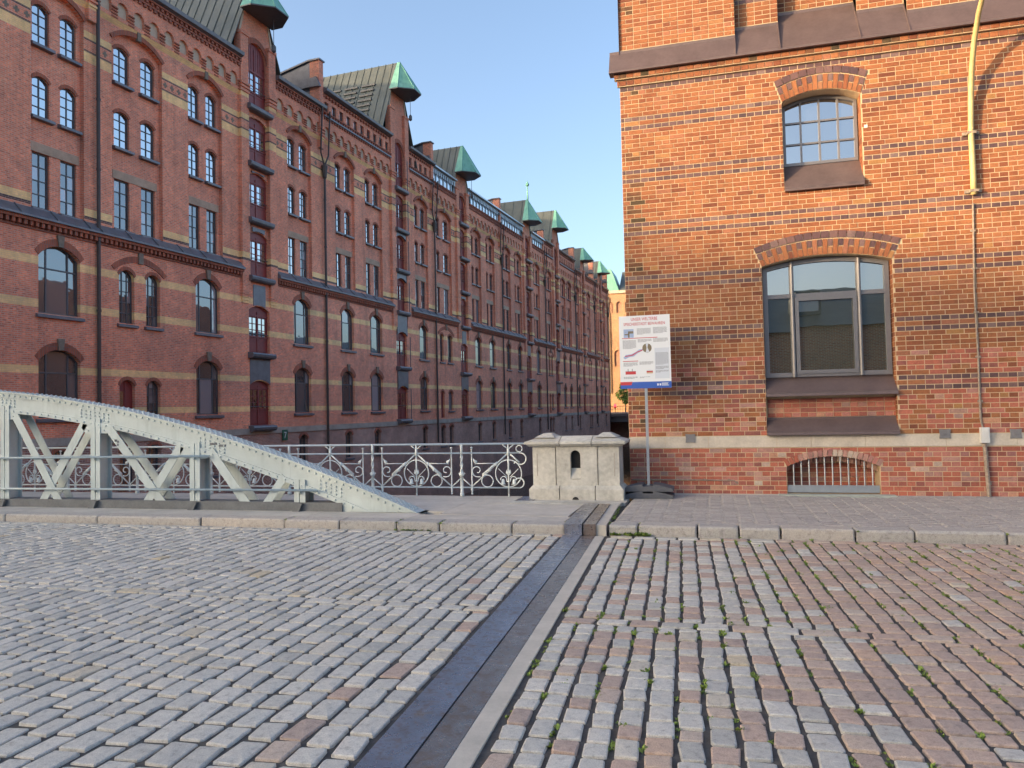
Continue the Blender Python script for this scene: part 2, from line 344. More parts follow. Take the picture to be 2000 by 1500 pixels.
def platemat(name, col, checker=False):
    m, nt, b = mat(name); p = worldpos(nt)
    n1 = noise(nt, p, 2.4, 6, 0.7); n2 = noise(nt, p, 11, 5, 0.7)
    c = ramp(nt, n1, [(0.3, tuple(x*0.75 for x in col)), (0.6, col), (0.75, tuple(x*1.25 for x in col))])
    c = mixc(nt, mathn(nt, 'MULTIPLY', ramp(nt, n2, [(0.5, (0, 0, 0)), (0.66, (1, 1, 1))]), 0.75), c, (0.2, 0.13, 0.085, 1))
    c = mixc(nt, mathn(nt, 'MULTIPLY', ramp(nt, noise(nt, p, 5.5, 6, 0.75), [(0.6, (0, 0, 0)), (0.64, (1, 1, 1)), (0.67, (0, 0, 0))]), 0.5), c, (0.4, 0.38, 0.36))
    L(nt, c, b.inputs['Base Color']); b.inputs['Metallic'].default_value = 0.8
    L(nt, ramp(nt, n2, [(0.3, (0.16,)*3), (0.7, (0.5,)*3)]), b.inputs['Roughness'])
    if checker:
        mp = N(nt, 'ShaderNodeMapping'); L(nt, p, mp.inputs[0]); mp.inputs['Rotation'].default_value = (0, 0, R(43)); mp.inputs['Scale'].default_value = (48, 48, 48)
        ck = N(nt, 'ShaderNodeTexBrick'); L(nt, mp.outputs[0], ck.inputs['Vector']); ck.inputs['Scale'].default_value = 1; ck.inputs['Mortar Size'].default_value = 0.12
        ck.inputs['Brick Width'].default_value = 1; ck.inputs['Row Height'].default_value = 1; ck.offset = 0
        bump(nt, b, ck.outputs['Fac'], 0.8, 0.004)
    else: bump(nt, b, n2, 0.12, 0.004)
    return m
m_pl1 = platemat('steel_cover_plate', (0.3, 0.32, 0.385)); m_pl2 = platemat('chequer_plate', (0.3, 0.255, 0.24), True)
def watermat():
    m, nt, b = mat('canal_water'); b.inputs['Base Color'].default_value = (0.03, 0.035, 0.026, 1); b.inputs['Roughness'].default_value = 0.08
    mp = N(nt, 'ShaderNodeMapping'); L(nt, worldpos(nt), mp.inputs[0]); mp.inputs['Scale'].default_value = (1, 0.5, 1)
    bump(nt, b, noise(nt, mp.outputs[0], 1.8, 4), 0.25, 0.08); return m
m_water = watermat()
def flat(name, col, rough=0.6):
    m, nt, b = mat(name); b.inputs['Base Color'].default_value = (*col, 1); b.inputs['Roughness'].default_value = rough; return m
m_red = flat('print_red', (0.5, 0.04, 0.05)); m_blue = flat('print_blue', (0.03, 0.1, 0.42)); m_ink = flat('print_ink', (0.13, 0.14, 0.17)); m_board = flat('board_white', (0.72, 0.74, 0.76), 0.35)
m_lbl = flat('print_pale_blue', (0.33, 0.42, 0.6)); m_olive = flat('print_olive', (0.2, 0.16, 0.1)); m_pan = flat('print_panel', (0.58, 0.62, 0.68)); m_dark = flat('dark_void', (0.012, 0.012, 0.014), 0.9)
m_plaque = flat('plaque_green', (0.02, 0.11, 0.06), 0.4)

# ------------------------------------------------------------------ ground, water, road
TH = R(4.777); AX = Vector((math.sin(TH), math.cos(TH), 0)); INW = Vector((-math.cos(TH), math.sin(TH), 0)); DIST = 27.0
def fac(s, y=0.0, z=0.0): return AX*s + INW*(DIST+y) + Vector((0, 0, z))
WX, WY = -1.45, 13.3                                   # street corner of the right building
def xr(Y): return WX - 0.02 + math.tan(TH)*(Y-WY)        # right quay line
def xl(Y): return -27.09 + math.tan(TH)*Y - 0.4          # left quay line
Y0, Y1 = 12.75, 130.0
g = MB(); zg = -0.12
g.quad((-900,-900,zg),(900,-900,zg),(900,Y0,zg),(-900,Y0,zg))
g.quad((-900,Y0,zg),(xl(Y0),Y0,zg),(xl(Y1),Y1,zg),(-900,Y1,zg))
g.quad((xr(Y0),Y0,zg),(900,Y0,zg),(900,Y1,zg),(xr(Y1),Y1,zg))
g.quad((-900,Y1,zg),(900,Y1,zg),(900,1500,zg),(-900,1500,zg))
tag(g.build('ground', m_ground), kind='structure')
w = MB(); w.quad((-40,-20,-5.9),(30,-20,-5.9),(30,Y1+12,-5.9),(-40,Y1+12,-5.9)); tag(w.build('canal_water', m_water), kind='structure')
tag(MB().box(-30,-1.5,12.45,12.78,-1.3,-0.13).build('bridge_deck', m_stone), kind='structure')

road = MB(); road.quad((-32,-9,-0.016),(34,-9,-0.016),(34,9.72,-0.016),(-32,9.72,-0.016))
road = tag(road.build('road', m_joint), kind='structure')
SK = -0.0411                                             # skew of joint and stone rows
def jx(base, Y): return base + SK*(Y-3.22)
def cobble(mb, cx, cy, hx, hy, rot=0.0, zt=0.0, rough=1.0):
    """one cobble: uneven rounded block, origin-relative"""
    n = len(mb.v); base = []; c, s = math.cos(rot), math.sin(rot)
    k = random.uniform(0.07, 0.2)
    out = [(-1,-1+k),(-1,1-k),(-1+k,1),(1-k,1),(1,1-k),(1,-1+k),(1-k,-1),(-1+k,-1)]
    jit = [(random.uniform(-.07,.04)*rough, random.uniform(-.07,.04)*rough) for _ in out]
    tx, ty = random.uniform(-.025,.025)*rough, random.uniform(-.025,.025)*rough
    sh = random.uniform(-.08,.08)*rough
    for zz, ins in ((-0.045, 0.0), (-0.004, 0.004), (0.0, 0.011)):
        for (px, py), (jx_, jy_) in zip(out, jit):
            x = px*(1+jx_)*(hx-ins); y = py*(1+jy_)*(hy-ins); x += sh*y
            mb.v.append((cx+c*x-s*y, cy+s*x+c*y, zt+zz+(tx*x+ty*y if zz > -.04 else 0)+(random.uniform(-.002, .001) if ins else 0)))
    mb.v.append((cx, cy, zt+random.uniform(0, 0.003)))
    for r_ in (0, 8):
        for i in range(8):
            j = (i+1) % 8; mb.f.append((n+r_+j, n+r_+i, n+r_+8+i, n+r_+8+j))
    for i in range(8): mb.f.append((n+16+(i+1) % 8, n+16+i, n+24))
stones = []                                              # (dist, cx, cy, hx, hy, rot, zt, red)
def inview(x, y, mg=2.6):
    return -1.22*y-mg < x < 0.36*y+mg+0.3
rotJ = -math.atan(SK)
def field(base, sgn, ylo, yhi, nrows, wmin, wmax, lmin, lmax, pred, gap, cg=(0.006, 0.011)):
    off = 0.0
    for i in range(nrows):
        wd = random.uniform(wmin, wmax); mid = off + wd/2; off += wd
        y = ylo + random.uniform(0, 0.02)
        y += 0 if i % 2 else 0.0
        first = True
        while y < yhi - 0.03:
            ln = random.uniform(lmin, lmax)*(random.uniform(0.5, 0.9) if first else 1); first = False
            if y+ln > yhi-0.05: ln = yhi-y
            yc = y+ln/2; xc = jx(base, yc) + sgn*mid
            if inview(xc, yc):
                stones.append((math.hypot(xc, yc), xc, yc, wd/2-random.uniform(*gap), ln/2-random.uniform(*cg), rotJ+random.uniform(-.025,.025), random.uniform(-.004,.004), random.random() < pred(xc, yc)))
            y += ln
def crossrow(y0_, dy, x0_, x1_, lmin, lmax, pred):
    x = x0_
    while x < x1_:
        ln = random.uniform(lmin, lmax)
        if inview(x, y0_): stones.append((math.hypot(x+ln/2, y0_), x+ln/2, y0_+dy/2, ln/2-0.010, dy/2-0.010, random.uniform(-.02,.02), random.uniform(-.004,.004), random.random() < pred(x, y0_)))
        x += ln
pl = lambda x, y: 0.006 if x < -2.3 else 0.12
pr_ = lambda x, y: 0.33 if x < 0.2 else min(0.93, 0.33+0.75*(x-0.2))
field(-1.70, -1, 1.2, 5.93, 80, 0.155, 0.18, 0.18, 0.28, pl, (0.008, 0.013), (0.0075, 0.0125))
field(-1.70, -1, 6.09, 9.50, 90, 0.155, 0.18, 0.18, 0.28, pl, (0.008, 0.013), (0.0075, 0.0125))
field(-1.10, 1, 1.2, 5.74, 40, 0.145, 0.17, 0.13, 0.22, pr_, (0.006, 0.0135), (0.0065, 0.011))
field(-1.10, 1, 5.90, 9.48, 46, 0.145, 0.17, 0.13, 0.22, pr_, (0.006, 0.0135), (0.0065, 0.011))
crossrow(5.94, 0.15, -11, -1.86, 0.2, 0.3, pl); crossrow(5.75, 0.15, -1.20, 6, 0.2, 0.3, pr_)
crossrow(9.52, 0.15, -14, -2.05, 0.2, 0.32, pl); crossrow(9.50, 0.15, -1.33, 7, 0.2, 0.32, pr_)
front = [s for s in stones if -1.05*s[2] < s[1] < 0.33*s[2] and s[2] > 2.9]
front.sort(); near = set(id(s) for s in front[:300])
far = {False: MB(), True: MB()}
for s_ in stones:
    d, cx, cy, hx, hy, ro, zt, red = s_
    if id(s_) in near:
        mb = MB(); cobble(mb, 0, 0, hx, hy, ro, 0.0); mb.build('cobblestone', m_cred if red else m_cgrey, road, (cx, cy, zt))
    else: cobble(far[red], cx, cy, hx, hy, ro, zt)
tag(far[False].build('cobblestones', m_cgrey, road), kind='stuff')
tag(far[True].build('reddish_cobblestones', m_cred, road), kind='stuff')

# kerb: separate granite stones
kerb = MB(); kerb.box(-32, 34, 9.74, 10.0, -0.1, 0.02)
kerb = tag(kerb.build('kerb', m_joint), kind='structure')
def kstone(x0_, x1_, hz, wide):
    mb = MB(); w_ = x1_-x0_-0.022; b = 0.028; j = lambda: random.uniform(-.006, .006)
    prof = [(0.0, -0.08), (0.0+j(), hz-b), (b*0.35, hz-b*0.3), (b, hz+j()*0.4), (wide, hz+j()*0.4), (wide, -0.08)]
    k = len(prof); xs = [0.0, 0.02] + [w_*t for t in (0.3, 0.6)] + [w_-0.02, w_]
    n0 = len(mb.v)
    for ii, xx in enumerate(xs):
        e = ii in (0, len(xs)-1)
        for (py, pz) in prof:
            mb.v.append((xx, py+(0.008 if e and py < 0.02 else 0)+j()*0.5, pz-(0.008 if e and pz > 0 else 0)))
    for a in range(len(xs)-1):
        for q in range(k):
            q2 = (q+1) % k; mb.f.append((n0+a*k+q, n0+(a+1)*k+q, n0+(a+1)*k+q2, n0+a*k+q2))
    mb.f.append(tuple(n0+q for q in range(k))); mb.f.append(tuple(n0+(len(xs)-1)*k+q for q in reversed(range(k))))
    return mb.build('kerb_stone', m_kerb, kerb, (x0_+0.011, 9.70+j(), 0))
kl = [-21.5, -19.3, -17.2, -15.0, -13.1, -11.24, -9.4, -7.51, -6.08, -5.2, -4.32, -3.68, -2.65, -1.93]
for a, b in zip(kl[:-1], kl[1:]): kstone(a, b, 0.12, 0.30)
kr = [-1.36, -0.98, -0.24, 0.26, 0.75, 1.59, 2.23, 3.18, 4.1, 5.2, 6.1, 7.4, 8.6]
for a, b in zip(kr[:-1], kr[1:]): kstone(a, b, 0.125, 0.28)

# footway on the bridge: large slabs; interlocking pavers beside the building
walk = MB(); walk.quad((-30,10.0,0.06),(-1.3,10.0,0.06),(-1.3,12.74,0.06),(-30,12.74,0.06)); walk.quad((-1.35,9.98,0.085),(34,9.98,0.085),(34,13.36,0.085),(-1.35,13.36,0.085))
walk = tag(walk.build('pavement', m_joint), kind='structure')
def slab(x0_, x1_, y0_, y1_, z, name='paving_slab', m=m_slab, th=0.06):
    MB().box(x0_+0.005, x1_-0.005, y0_+0.004, y1_-0.004, z-th, z).build(name, m, walk)
xs = [-22, -18, -15.4, -13.2, -11.3, -9.35, -7.35, -5.9, -4.28]
for a, b in zip(xs[:-1], xs[1:]): slab(a, b, 10.0, 10.72, 0.116+random.uniform(-.002, .002)); slab(a+.3, b+.3, 10.72, 12.72, 0.12)
slab(-4.28, -1.98, 10.0, 10.42, 0.116); slab(-3.98, -2.02, 10.42, 11.72, 0.121); slab(-3.98, -3.25, 11.72, 12.72, 0.122)
slab(-3.25, -1.45, 11.73, 12.05, 0.128, 'granite_strip', m_ped)
slab(-2.95, -1.40, 12.05, 12.72, 0.11)
slab(-3.25, -2.95, 12.05, 12.72, 0.118, 'steel_strip', m_pl1)
pw_, pl_ = 0.2, 0.165
bone = [(-.115,-.5),(.115,-.5),(.115,-.28),(.076,-.12),(.076,.12),(.115,.28),(.115,.5),(-.115,.5),(-.115,.28),(-.076,.12),(-.076,-.12),(-.115,-.28)]
pj = MB(); k_ = len(bone); sx = 0.94
ring = [[(x*sx, y*pl_*0.90, -0.05) for x, y in bone], [(x*sx, y*pl_*0.90, -0.003) for x, y in bone], [(x*(sx-0.05), y*pl_*0.84, 0.0) for x, y in bone]]
for r_ in ring: pj.v += r_
for a in (0, 1):
    for i in range(k_): pj.f.append((a*k_+i, a*k_+(i+1) % k_, (a+1)*k_+(i+1) % k_, (a+1)*k_+i))
pj.f.append(tuple(2*k_+i for i in range(k_)))
pmesh = pj.mesh('paver', m_paver); plist = []
def pavz(x, y): return 0.118+0.01*math.sin(x*1.7)*math.sin(y*2.1)*0.4
for i in range(60):
    for j in range(21):
        px = -1.22+i*pw_; py = 10.03+(j+(0.5 if i % 2 else 0))*pl_
        if py > 13.25 or px > 8.5 or px < -1.36-0.06*(py-10)+0.1: continue
        if (1.1 < px < 2.75 and py > 13.02): continue
        plist.append((py*1.0+abs(px-1)*0.15, px, py))
plist.sort()
rest = MB()
for q, (d, px, py) in enumerate(plist):
    z = pavz(px, py)+random.uniform(-.002, .002); rz = random.uniform(-.02, .02)
    if q < 300: inst('paver', pmesh, walk, (px, py, z), (random.uniform(-.01,.01), random.uniform(-.01,.01), rz))
    else:
        n0 = len(rest.v); c, s = math.cos(rz), math.sin(rz)
        rest.v += [(px+c*a-s*b, py+s*a+c*b, z+zz) for a, b, zz in pj.v]; rest.f += [tuple(n0+t for t in f_) for f_ in pj.f]
tag(rest.build('pavers', m_paver, walk), kind='stuff')
MB().box(1.0, 2.78, 13.1, 13.299, 0.02, 0.135).build('cement_apron', simple('cement_greenish', (0.36, 0.39, 0.35), 0.9, var=0.2), walk)
MB().box(-1.35, 1.0, 13.22, 13.299, 0.02, 0.128).build('cement_edge', m_conc, walk)
MB().box(2.78, 9.0, 13.22, 13.299, 0.02, 0.116).build('cement_edge', m_slab, walk)

# expansion joint covers across road and footway
ej = empty('expansion_joint', (-1.5, 6, 0), 0, 'long steel expansion joint cover running across the cobbled road to the footway', 'joint cover')
def strip(name, x0_, x1_, ya, yb, z, m, th=0.05):
    o = MB(); nseg = 8
    for i in range(nseg):
        a = ya+(yb-ya)*i/nseg; b = ya+(yb-ya)*(i+1)/nseg
        o.quad((jx(x0_,a)+1.5,a-6,z),(jx(x1_,a)+1.5,a-6,z),(jx(x1_,b)+1.5,b-6,z),(jx(x0_,b)+1.5,b-6,z))
    for (xx) in (x0_, x1_): o.quad((jx(xx,ya)+1.5,ya-6,z-th),(jx(xx,yb)+1.5,yb-6,z-th),(jx(xx,yb)+1.5,yb-6,z),(jx(xx,ya)+1.5,ya-6,z))
    o.quad((jx(x0_,ya)+1.5,ya-6,z-th),(jx(x1_,ya)+1.5,ya-6,z-th),(jx(x1_,ya)+1.5,ya-6,z),(jx(x0_,ya)+1.5,ya-6,z))
    return o.build(name, m, ej)
strip('cover_plate', -1.665, -1.435, 0.6, 9.62, 0.006, m_pl1); strip('chequer_plate', -1.428, -1.255, 0.6, 9.60, 0.0, m_pl2); strip('concrete_edge', -1.253, -1.135, 0.6, 9.60, -0.002, m_conc, 0.06)
tag(ej.children[0], 'smooth blue grey steel cover plate')
strip('raised_cover_plate', -1.655, -1.425, 9.60, 11.70, 0.148, m_pl1, 0.15); strip('raised_chequer_plate', -1.41, -1.25, 9.63, 11.70, 0.141, m_pl2, 0.145); strip('raised_concrete_edge', -1.248, -1.115, 9.66, 11.70, 0.128, m_conc, 0.14)

# weeds in the joints: tufts of small leaves
wd_ = MB()
def tuft(mb, x, y, z, r, n):
    for _ in range(n):
        a = random.uniform(0, 6.283); e = random.uniform(0.3, 1.2); l = r*random.uniform(0.5, 1.2); wv = l*random.uniform(0.22, 0.4)
        d = Vector((math.cos(a)*math.cos(e), math.sin(a)*math.cos(e), math.sin(e))); s = Vector((-math.sin(a), math.cos(a), 0))
        p = Vector((x+random.uniform(-r,r)*0.6, y+random.uniform(-r,r)*0.6, z)); q = p+d*l
        mb.poly([tuple(p), tuple(p+d*l*0.5+s*wv), tuple(q), tuple(p+d*l*0.5-s*wv)])
rights = [s for s in stones if s[1] > -1.15]
for s_ in rights:
    d, cx, cy, hx, hy = s_[:5]
    pr2 = 0.2 + (0.38 if (cy > 6 and cx > 0.3) else 0) + (0.18 if cx < 0.6 and cy < 6.5 else 0)
    if random.random() < pr2:
        side = random.choice((-1, 1)) if random.random() < 0.85 else 0
        x = cx+side*(hx+0.012) if side else cx+random.uniform(-hx, hx); y = cy+random.uniform(-hy, hy) if side else cy+hy+0.01
        for _ in range(random.randint(1, 4)):
            tuft(wd_, x+random.uniform(-.008,.008), y+random.uniform(-.07,.07), -0.014, random.choice((0.014, 0.016, 0.022, 0.03)), random.randint(8, 14))
for x in kr[1:9] + kl[-6:]:
    for _ in range(4): tuft(wd_, x+random.uniform(-.03,.03), 9.70+random.uniform(-.05, .3), 0.0 if random.random() < .5 else 0.1, 0.03, 10)
for _ in range(26): tuft(wd_, random.uniform(-1.35,-0.85), 9.68+random.uniform(-.04,.02), 0.0, random.uniform(.03,.06), 14)
for _ in range(46):
    y = random.uniform(9.75, 11.6); tuft(wd_, jx(-1.09, y)+random.uniform(-.02,.02), y, 0.1, random.uniform(.015,.03), 8)
for _ in range(16): tuft(wd_, -4.0+random.uniform(-.3,.25), 9.68, 0.0, 0.025, 10)
for _ in range(14): tuft(wd_, random.uniform(-1, 2.3), 9.99, 0.11, 0.02, 10)
tag(wd_.build('joint_weeds', m_weed), 'small green weeds and moss growing in the road joints', 'weeds', kind='stuff')

# ------------------------------------------------------------------ warehouse row across the canal
MC = {}
def cached(key, fn):
    if key not in MC: MC[key] = fn()
    return MC[key]
def frame_mesh(w, h, rise, cols, rows, bar=0.035, fr=0.06):
    def mk():
        mb = MB(); hs = h-rise; pts = arch(-w/2, w/2, hs, rise, 6)
        mb.box(-w/2, -w/2+fr, 0, .07, 0, hs); mb.box(w/2-fr, w/2, 0, .07, 0, hs); mb.box(-w/2+fr, w/2-fr, 0.002, .068, 0, fr)
        for p, q in zip(pts[:-1], pts[1:]): mb.prism([(p[0], p[1]-fr), (q[0], q[1]-fr), q, p], 0.004, .066)
        for c in cols: mb.box(c*w-w/2-bar/2, c*w-w/2+bar/2, .006, .06, fr*.5, hs+rise*(1-(2*c-1)**2)-fr*.4)
        for r in rows: mb.box(-w/2+fr*.5, w/2-fr*.5, .01, .056, r*h-bar/2, r*h+bar/2)
        return mb.mesh('window', m_frame)
    return cached(('f', round(w,2), round(h,2), round(rise,2), tuple(cols), tuple(rows), bar, fr), mk)
unit = MB().quad((0,0,0),(1,0,0),(1,0,1),(0,0,1)).mesh('pane', m_glass)
unit3 = MB().quad((0,0,0),(1,0,0),(1,0,1),(0,0,1)).mesh('pane', m_glass3)
unit_blind = MB().quad((0,0,0),(1,0,0),(1,0,1),(0,0,1)).mesh('blind', m_blind)
def sill_mesh(w):
    return cached(('s', round(w,2)), lambda: MB().prismx([(-.3,-.06),(-.3,-.17),(.2,-.2),(.2,.05)], -w/2-.12, w/2+.12).mesh('sill', m_slate))
def window(root, x, z, w, h, rise, y, cols, rows, panes=False, sill=True, bar=0.035, fr=0.055, gl=None):
    gl = gl or unit
    o = inst('window', frame_mesh(w, h, rise, cols, rows, bar, fr), root, (x, y, z))
    xs = [0.0]+list(cols)+[1.0]; zs = [0.0]+list(rows)+[1.0]
    if panes:
        for a, b in zip(xs[:-1], xs[1:]):
            for c, d in zip(zs[:-1], zs[1:]):
                t = random.gauss(0, 0.006)
                inst('pane', gl, o, (-w/2+a*w+.004, .035, c*h+.004), (random.gauss(0, .004), 0, t), ((b-a)*w-.008, 1, (d-c)*h-.008))
    else: inst('pane', gl, o, (-w/2, .035, 0), (0, 0, random.gauss(0, .005)), (w, 1, h))
    if sill: inst('sill', sill_mesh(w), o, (0, 0, 0))
    return o
def archring(mb, x0, x1, zs, rise, th, y0, y1, n=10):
    root_ = mb; mb = MB()
    pi = arch(x0, x1, zs, rise, n); po = arch(x0-th*.55, x1+th*.55, zs+th*.55, rise+th*.45, n)
    for i in range(n): mb.prism([pi[i], pi[i+1], po[i+1], po[i]], y0, y1)
    return mb.build('brick_arch', m_arch, root_)
ZTOP = 20.95
def house(s0, ln, items, hatch, label, gz, ridge, pier, detail, attic='frieze', fin=False, hopper=True, htype=0, end=False, panes=False):
    """items: list of ('s',a,b) single / ('p',a,b,c,d) pair, hatch=(a,b); all in metres from s0"""
    p = fac(s0); root = empty('brick_warehouse', p, math.pi/2-TH, label, 'building', 'brick warehouses along the canal')
    wall = MB(); panel = MB(); base = MB(); arcs = root; slope = MB(); ha, hb = hatch
    piers = (ha-0.62, hb+0.62)
    # low zone, floor by floor
    lowops = {1: [], 2: []}; wins = []
    for it in items:
        if it[0] == 's':
            a, b = it[1:]
            for f, (zb, zs) in ((1, (1.68, 3.92)), (2, (5.78, 8.05))):
                lowops[f].append((a, b, zb, zs, .46)); wins.append((a, b, zb, zs+.46, .46, .16, 'big'))
                archring(arcs, a, b, zs, .46, .3, -.03, .05)
                MB().prism([((a+b)/2-.1, zs+.44), ((a+b)/2+.1, zs+.44), ((a+b)/2+.15, zs+.9), ((a+b)/2-.15, zs+.9)], -.1, .02).build('keystone', m_key, root)
        else:
            a, b, c, d = it[1:]
            lowops[2] += [(a, b, 5.76, 7.85, .28), (c, d, 5.76, 7.85, .28)]
            wins += [(a, b, 5.76, 8.13, .28, .16, 'mid'), (c, d, 5.76, 8.13, .28, .16, 'mid')]
            lowops[1] += [(a, b, 1.0, 3.0, .28), (c, d, 1.6, 3.0, .28)]
            wins += [(a, b, 1.0, 3.28, .28, .16, 'door'), (c, d, 1.6, 3.28, .28, .16, 'mid')]
            archring(arcs, a-.25, d+.25, 8.05, .5, .28, -.035, .03, 12)
            for q in ((a, b), (c, d)): archring(arcs, q[0], q[1], 7.85, .28, .16, -.02, .04, 8); archring(arcs, q[0], q[1], 3.0, .28, .16, -.02, .04, 8)
            MB().box((a+d)/2-.12, (a+d)/2+.12, -.1, .02, 8.5, 9.0).build('keystone', m_key, root)
    zt1, zt2 = 5.0, 9.02
    def hz(lo, hi): return [(ha, hb, max(lo, z0), z1, r) for z0, z1, r in doors if lo <= z0 < hi]
    doors = [(1.02, 3.25, .25), (5.0, 7.35, .25), (9.2, 11.45, .25), (12.38, 14.72, .25), (15.48, 17.85, .25), (18.63, 21.45 if attic != 'attic' else 21.3, .86)]
    if gz < 23.2: doors[5] = (18.63, 20.3, .86)
    cell(wall, 0, ln, .87, zt1, 0.0, [o for o in lowops[1]]+[(ha, hb, 1.02, 3.25, .25)], .2)
    cell(wall, 0, ln, zt1, zt2, 0.0, [o for o in lowops[2]]+[(ha, hb, zt1+.001, 7.35, .25)], .2)
    # upper zone: flush piers with recessed window panels
    upz = [(9.95, 12.15, 0), (13.6, 15.02, .2), (16.5, 17.92, .2)]
    cols = []
    for it in items:
        if it[0] == 's':
            a, b = it[1:]; cx = (a+b)/2; hw = .62; cols.append((cx-1.18, cx+1.18, [(cx-.98, cx-.24), (cx+.24, cx+.98)]))
        else: a, b, c, d = it[1:]; cols.append((a-.28, d+.28, [(a, b), (c, d)]))
    x = 0.0; yp, yw = .06, .26
    blocks = sorted([('c', c) for c in cols]+[('h', (piers[0], piers[1]))], key=lambda t: t[1][0])
    for kind, c in blocks:
        a = max(c[0], x+.02)
        if a > x: wall.quad((x,yp,zt2),(a,yp,zt2),(a,yp,18.9),(x,yp,18.9))
        if kind == 'c':
            x1_ = min(c[1], ln-.02); zb = zt2; panel = MB()
            # panel with windows
            for (z0, z1, ops) in ((zt2, 12.55, 0), (12.55, 15.75, 1), (15.75, 18.9, 2)):
                zb_, zs_, r_ = upz[ops]
                cell(panel, a, x1_, z0, z1, yw, [(o[0], o[1], zb_, zs_, r_) for o in c[2]], .14)
            for o in c[2]:
                for k, (zb_, zs_, r_) in enumerate(upz):
                    wins.append((o[0], o[1], zb_, zs_+r_, r_, yw+.09, 'up'))
                    if k: archring(arcs, o[0], o[1], zs_, r_, .15, yw-.02, yw+.03, 6)
            MB().box(c[2][0][0]-.1, c[2][1][1]+.1, yw-.03, yw+.05, 12.155, 12.52).build('stone_lintel', m_lintel, root)
            # panel reveals and relieving arch
            for xx in (a, x1_): panel.quad((xx,yp,zt2),(xx,yw,zt2),(xx,yw,18.4),(xx,yp,18.4))
            pts = arch(a, x1_, 18.25, .55, 10)
            for p_, q_ in zip(pts[:-1], pts[1:]):
                wall.quad((p_[0],yp,p_[1]),(q_[0],yp,q_[1]),(q_[0],yp,18.9),(p_[0],yp,18.9)); panel.quad((p_[0],yp,p_[1]),(p_[0],yw,p_[1]),(q_[0],yw,q_[1]),(q_[0],yp,q_[1]))
            panel.build('window_panel', m_panel, root)
            archring(arcs, a, x1_, 18.25, .55, .22, yp-.06, yp+.02, 12); MB().box((a+x1_)/2-.1, (a+x1_)/2+.1, yp-.12, yp+.02, 18.7, 19.1).build('keystone', m_key, root)
            x = x1_
        else: x = c[1]
    if x < ln: wall.quad((x,yp,zt2),(ln,yp,zt2),(ln,yp,18.9),(x,yp,18.9))
    # ornament dimples: small recessed crosses between the yellow bands
    orn = MB()
    xs_ = [c[0] for c in cols]+[c[1] for c in cols]
    xx = .5
    while xx < ln-.4:
        if not any(c[0]-.15 < xx < c[1]+.15 for c in cols) and not (piers[0]-.2 < xx < piers[1]+.2) and detail:
            orn.box(xx-.12, xx+.12, yp-.006, yp+.01, 17.3, 17.4); orn.box(xx-.05, xx+.05, yp-.008, yp+.01, 17.22, 17.48)
        xx += .42
    if orn.v: tag(orn.build('ornaments', m_key, root), kind='stuff')
    # frieze with blind arches
    fz0, fz1, yf = 18.9, 20.35, -.06
    spans = [(0.0, piers[0]), (piers[1], ln)]
    dent = MB()
    for a, b in spans:
        if b-a < .5: continue
        niches = MB(); frz = MB(); gut = MB()
        k = max(1, int((b-a)/.86)); st = (b-a)/k
        cell(frz, a, b, 19.12, fz1, yf, [(a+i*st+.15, a+i*st+st-.15, 19.3, 19.72, .27) for i in range(k)], .14, n=6)
        frz.quad((a,yf,19.12),(b,yf,19.12),(b,yp,18.9),(a,yp,18.9))
        niches.quad((a+.02,yf+.13,19.2),(b-.02,yf+.13,19.2),(b-.02,yf+.13,20.1),(a+.02,yf+.13,20.1))
        frz.quad((a,yf,fz1),(b,yf,fz1),(b,yf,ZTOP),(a,yf,ZTOP))
        step = .3 if detail else .6; xx = a+.05
        while xx < b-.15:
            dent.box(xx, xx+step*.5, yf-.09, yf+.01, 20.42, 20.54); dent.box(xx+step*.25, xx+step*.75, yf-.13, yf+.01, 20.66, 20.78); xx += step
        dent.box(a, b, yf-.10, yf+.005, 20.55, 20.63); dent.box(a, b, yf-.15, yf+.003, 20.8, 20.88)
        for q in range(k+1):      # stepped corbels between the arches
            if detail:
                for t in range(4): dent.box(max(a, a+q*st-.15), min(b, a+q*st+.15), yf-.015*t-.03, yf+.01, 19.14+.14*t, 19.2+.14*t)
        if attic == 'frieze':
            gut.prismx([(yf-.32, 20.95), (yf-.36, 21.12), (yf+.1, 21.2), (yf+.1, 20.9), (yf-.15, 20.88)], a, b)
        frz.build('frieze', m_fr, root); niches.build('frieze_infill', m_cream, root)
        if gut.v: gut.build('gutter', m_slate, root)
    tag(dent.build('cornice_bricks', m_arch, root), kind='stuff')
    # attic storey
    if attic == 'attic':
        for a, b in spans:
            at = MB(); atr = MB(); atd = MB()
            k = max(1, int((b-a)/.84)); st = (b-a)/k
            cell(at, a, b, ZTOP-.75, 22.2, yf+.04, [(a+i*st+.24, a+i*st+st-.18, 20.75, 21.62, 0) for i in range(k)], .14)
            for i in range(k): window(root, a+i*st+st/2+.03, 20.75, st-.42, .87, 0, yf+.14, [], [.5], sill=False)
            atr.prismx([(yf-.3, 22.2), (yf-.33, 22.34), (yf+.2, 22.5), (yf+.2, 22.15), (yf-.1, 22.1)], a, b)
            MB().prismx([(yf-.14, 20.55), (yf-.14, 20.65), (yf+.05, 20.72), (yf+.05, 20.5)], a, b).build('attic_sill', m_slate, root)
            nn = int((b-a)/.35)
            for i in range(nn): atd.box(a+i*.35, a+i*.35+.16, yf-.08, yf+.05, 21.85, 22.0)
            at.build('attic_wall', m_fr, root); atr.build('attic_gutter', m_slate, root); tag(atd.build('attic_dentils', m_arch, root), kind='stuff')
    elif attic == 'glass':
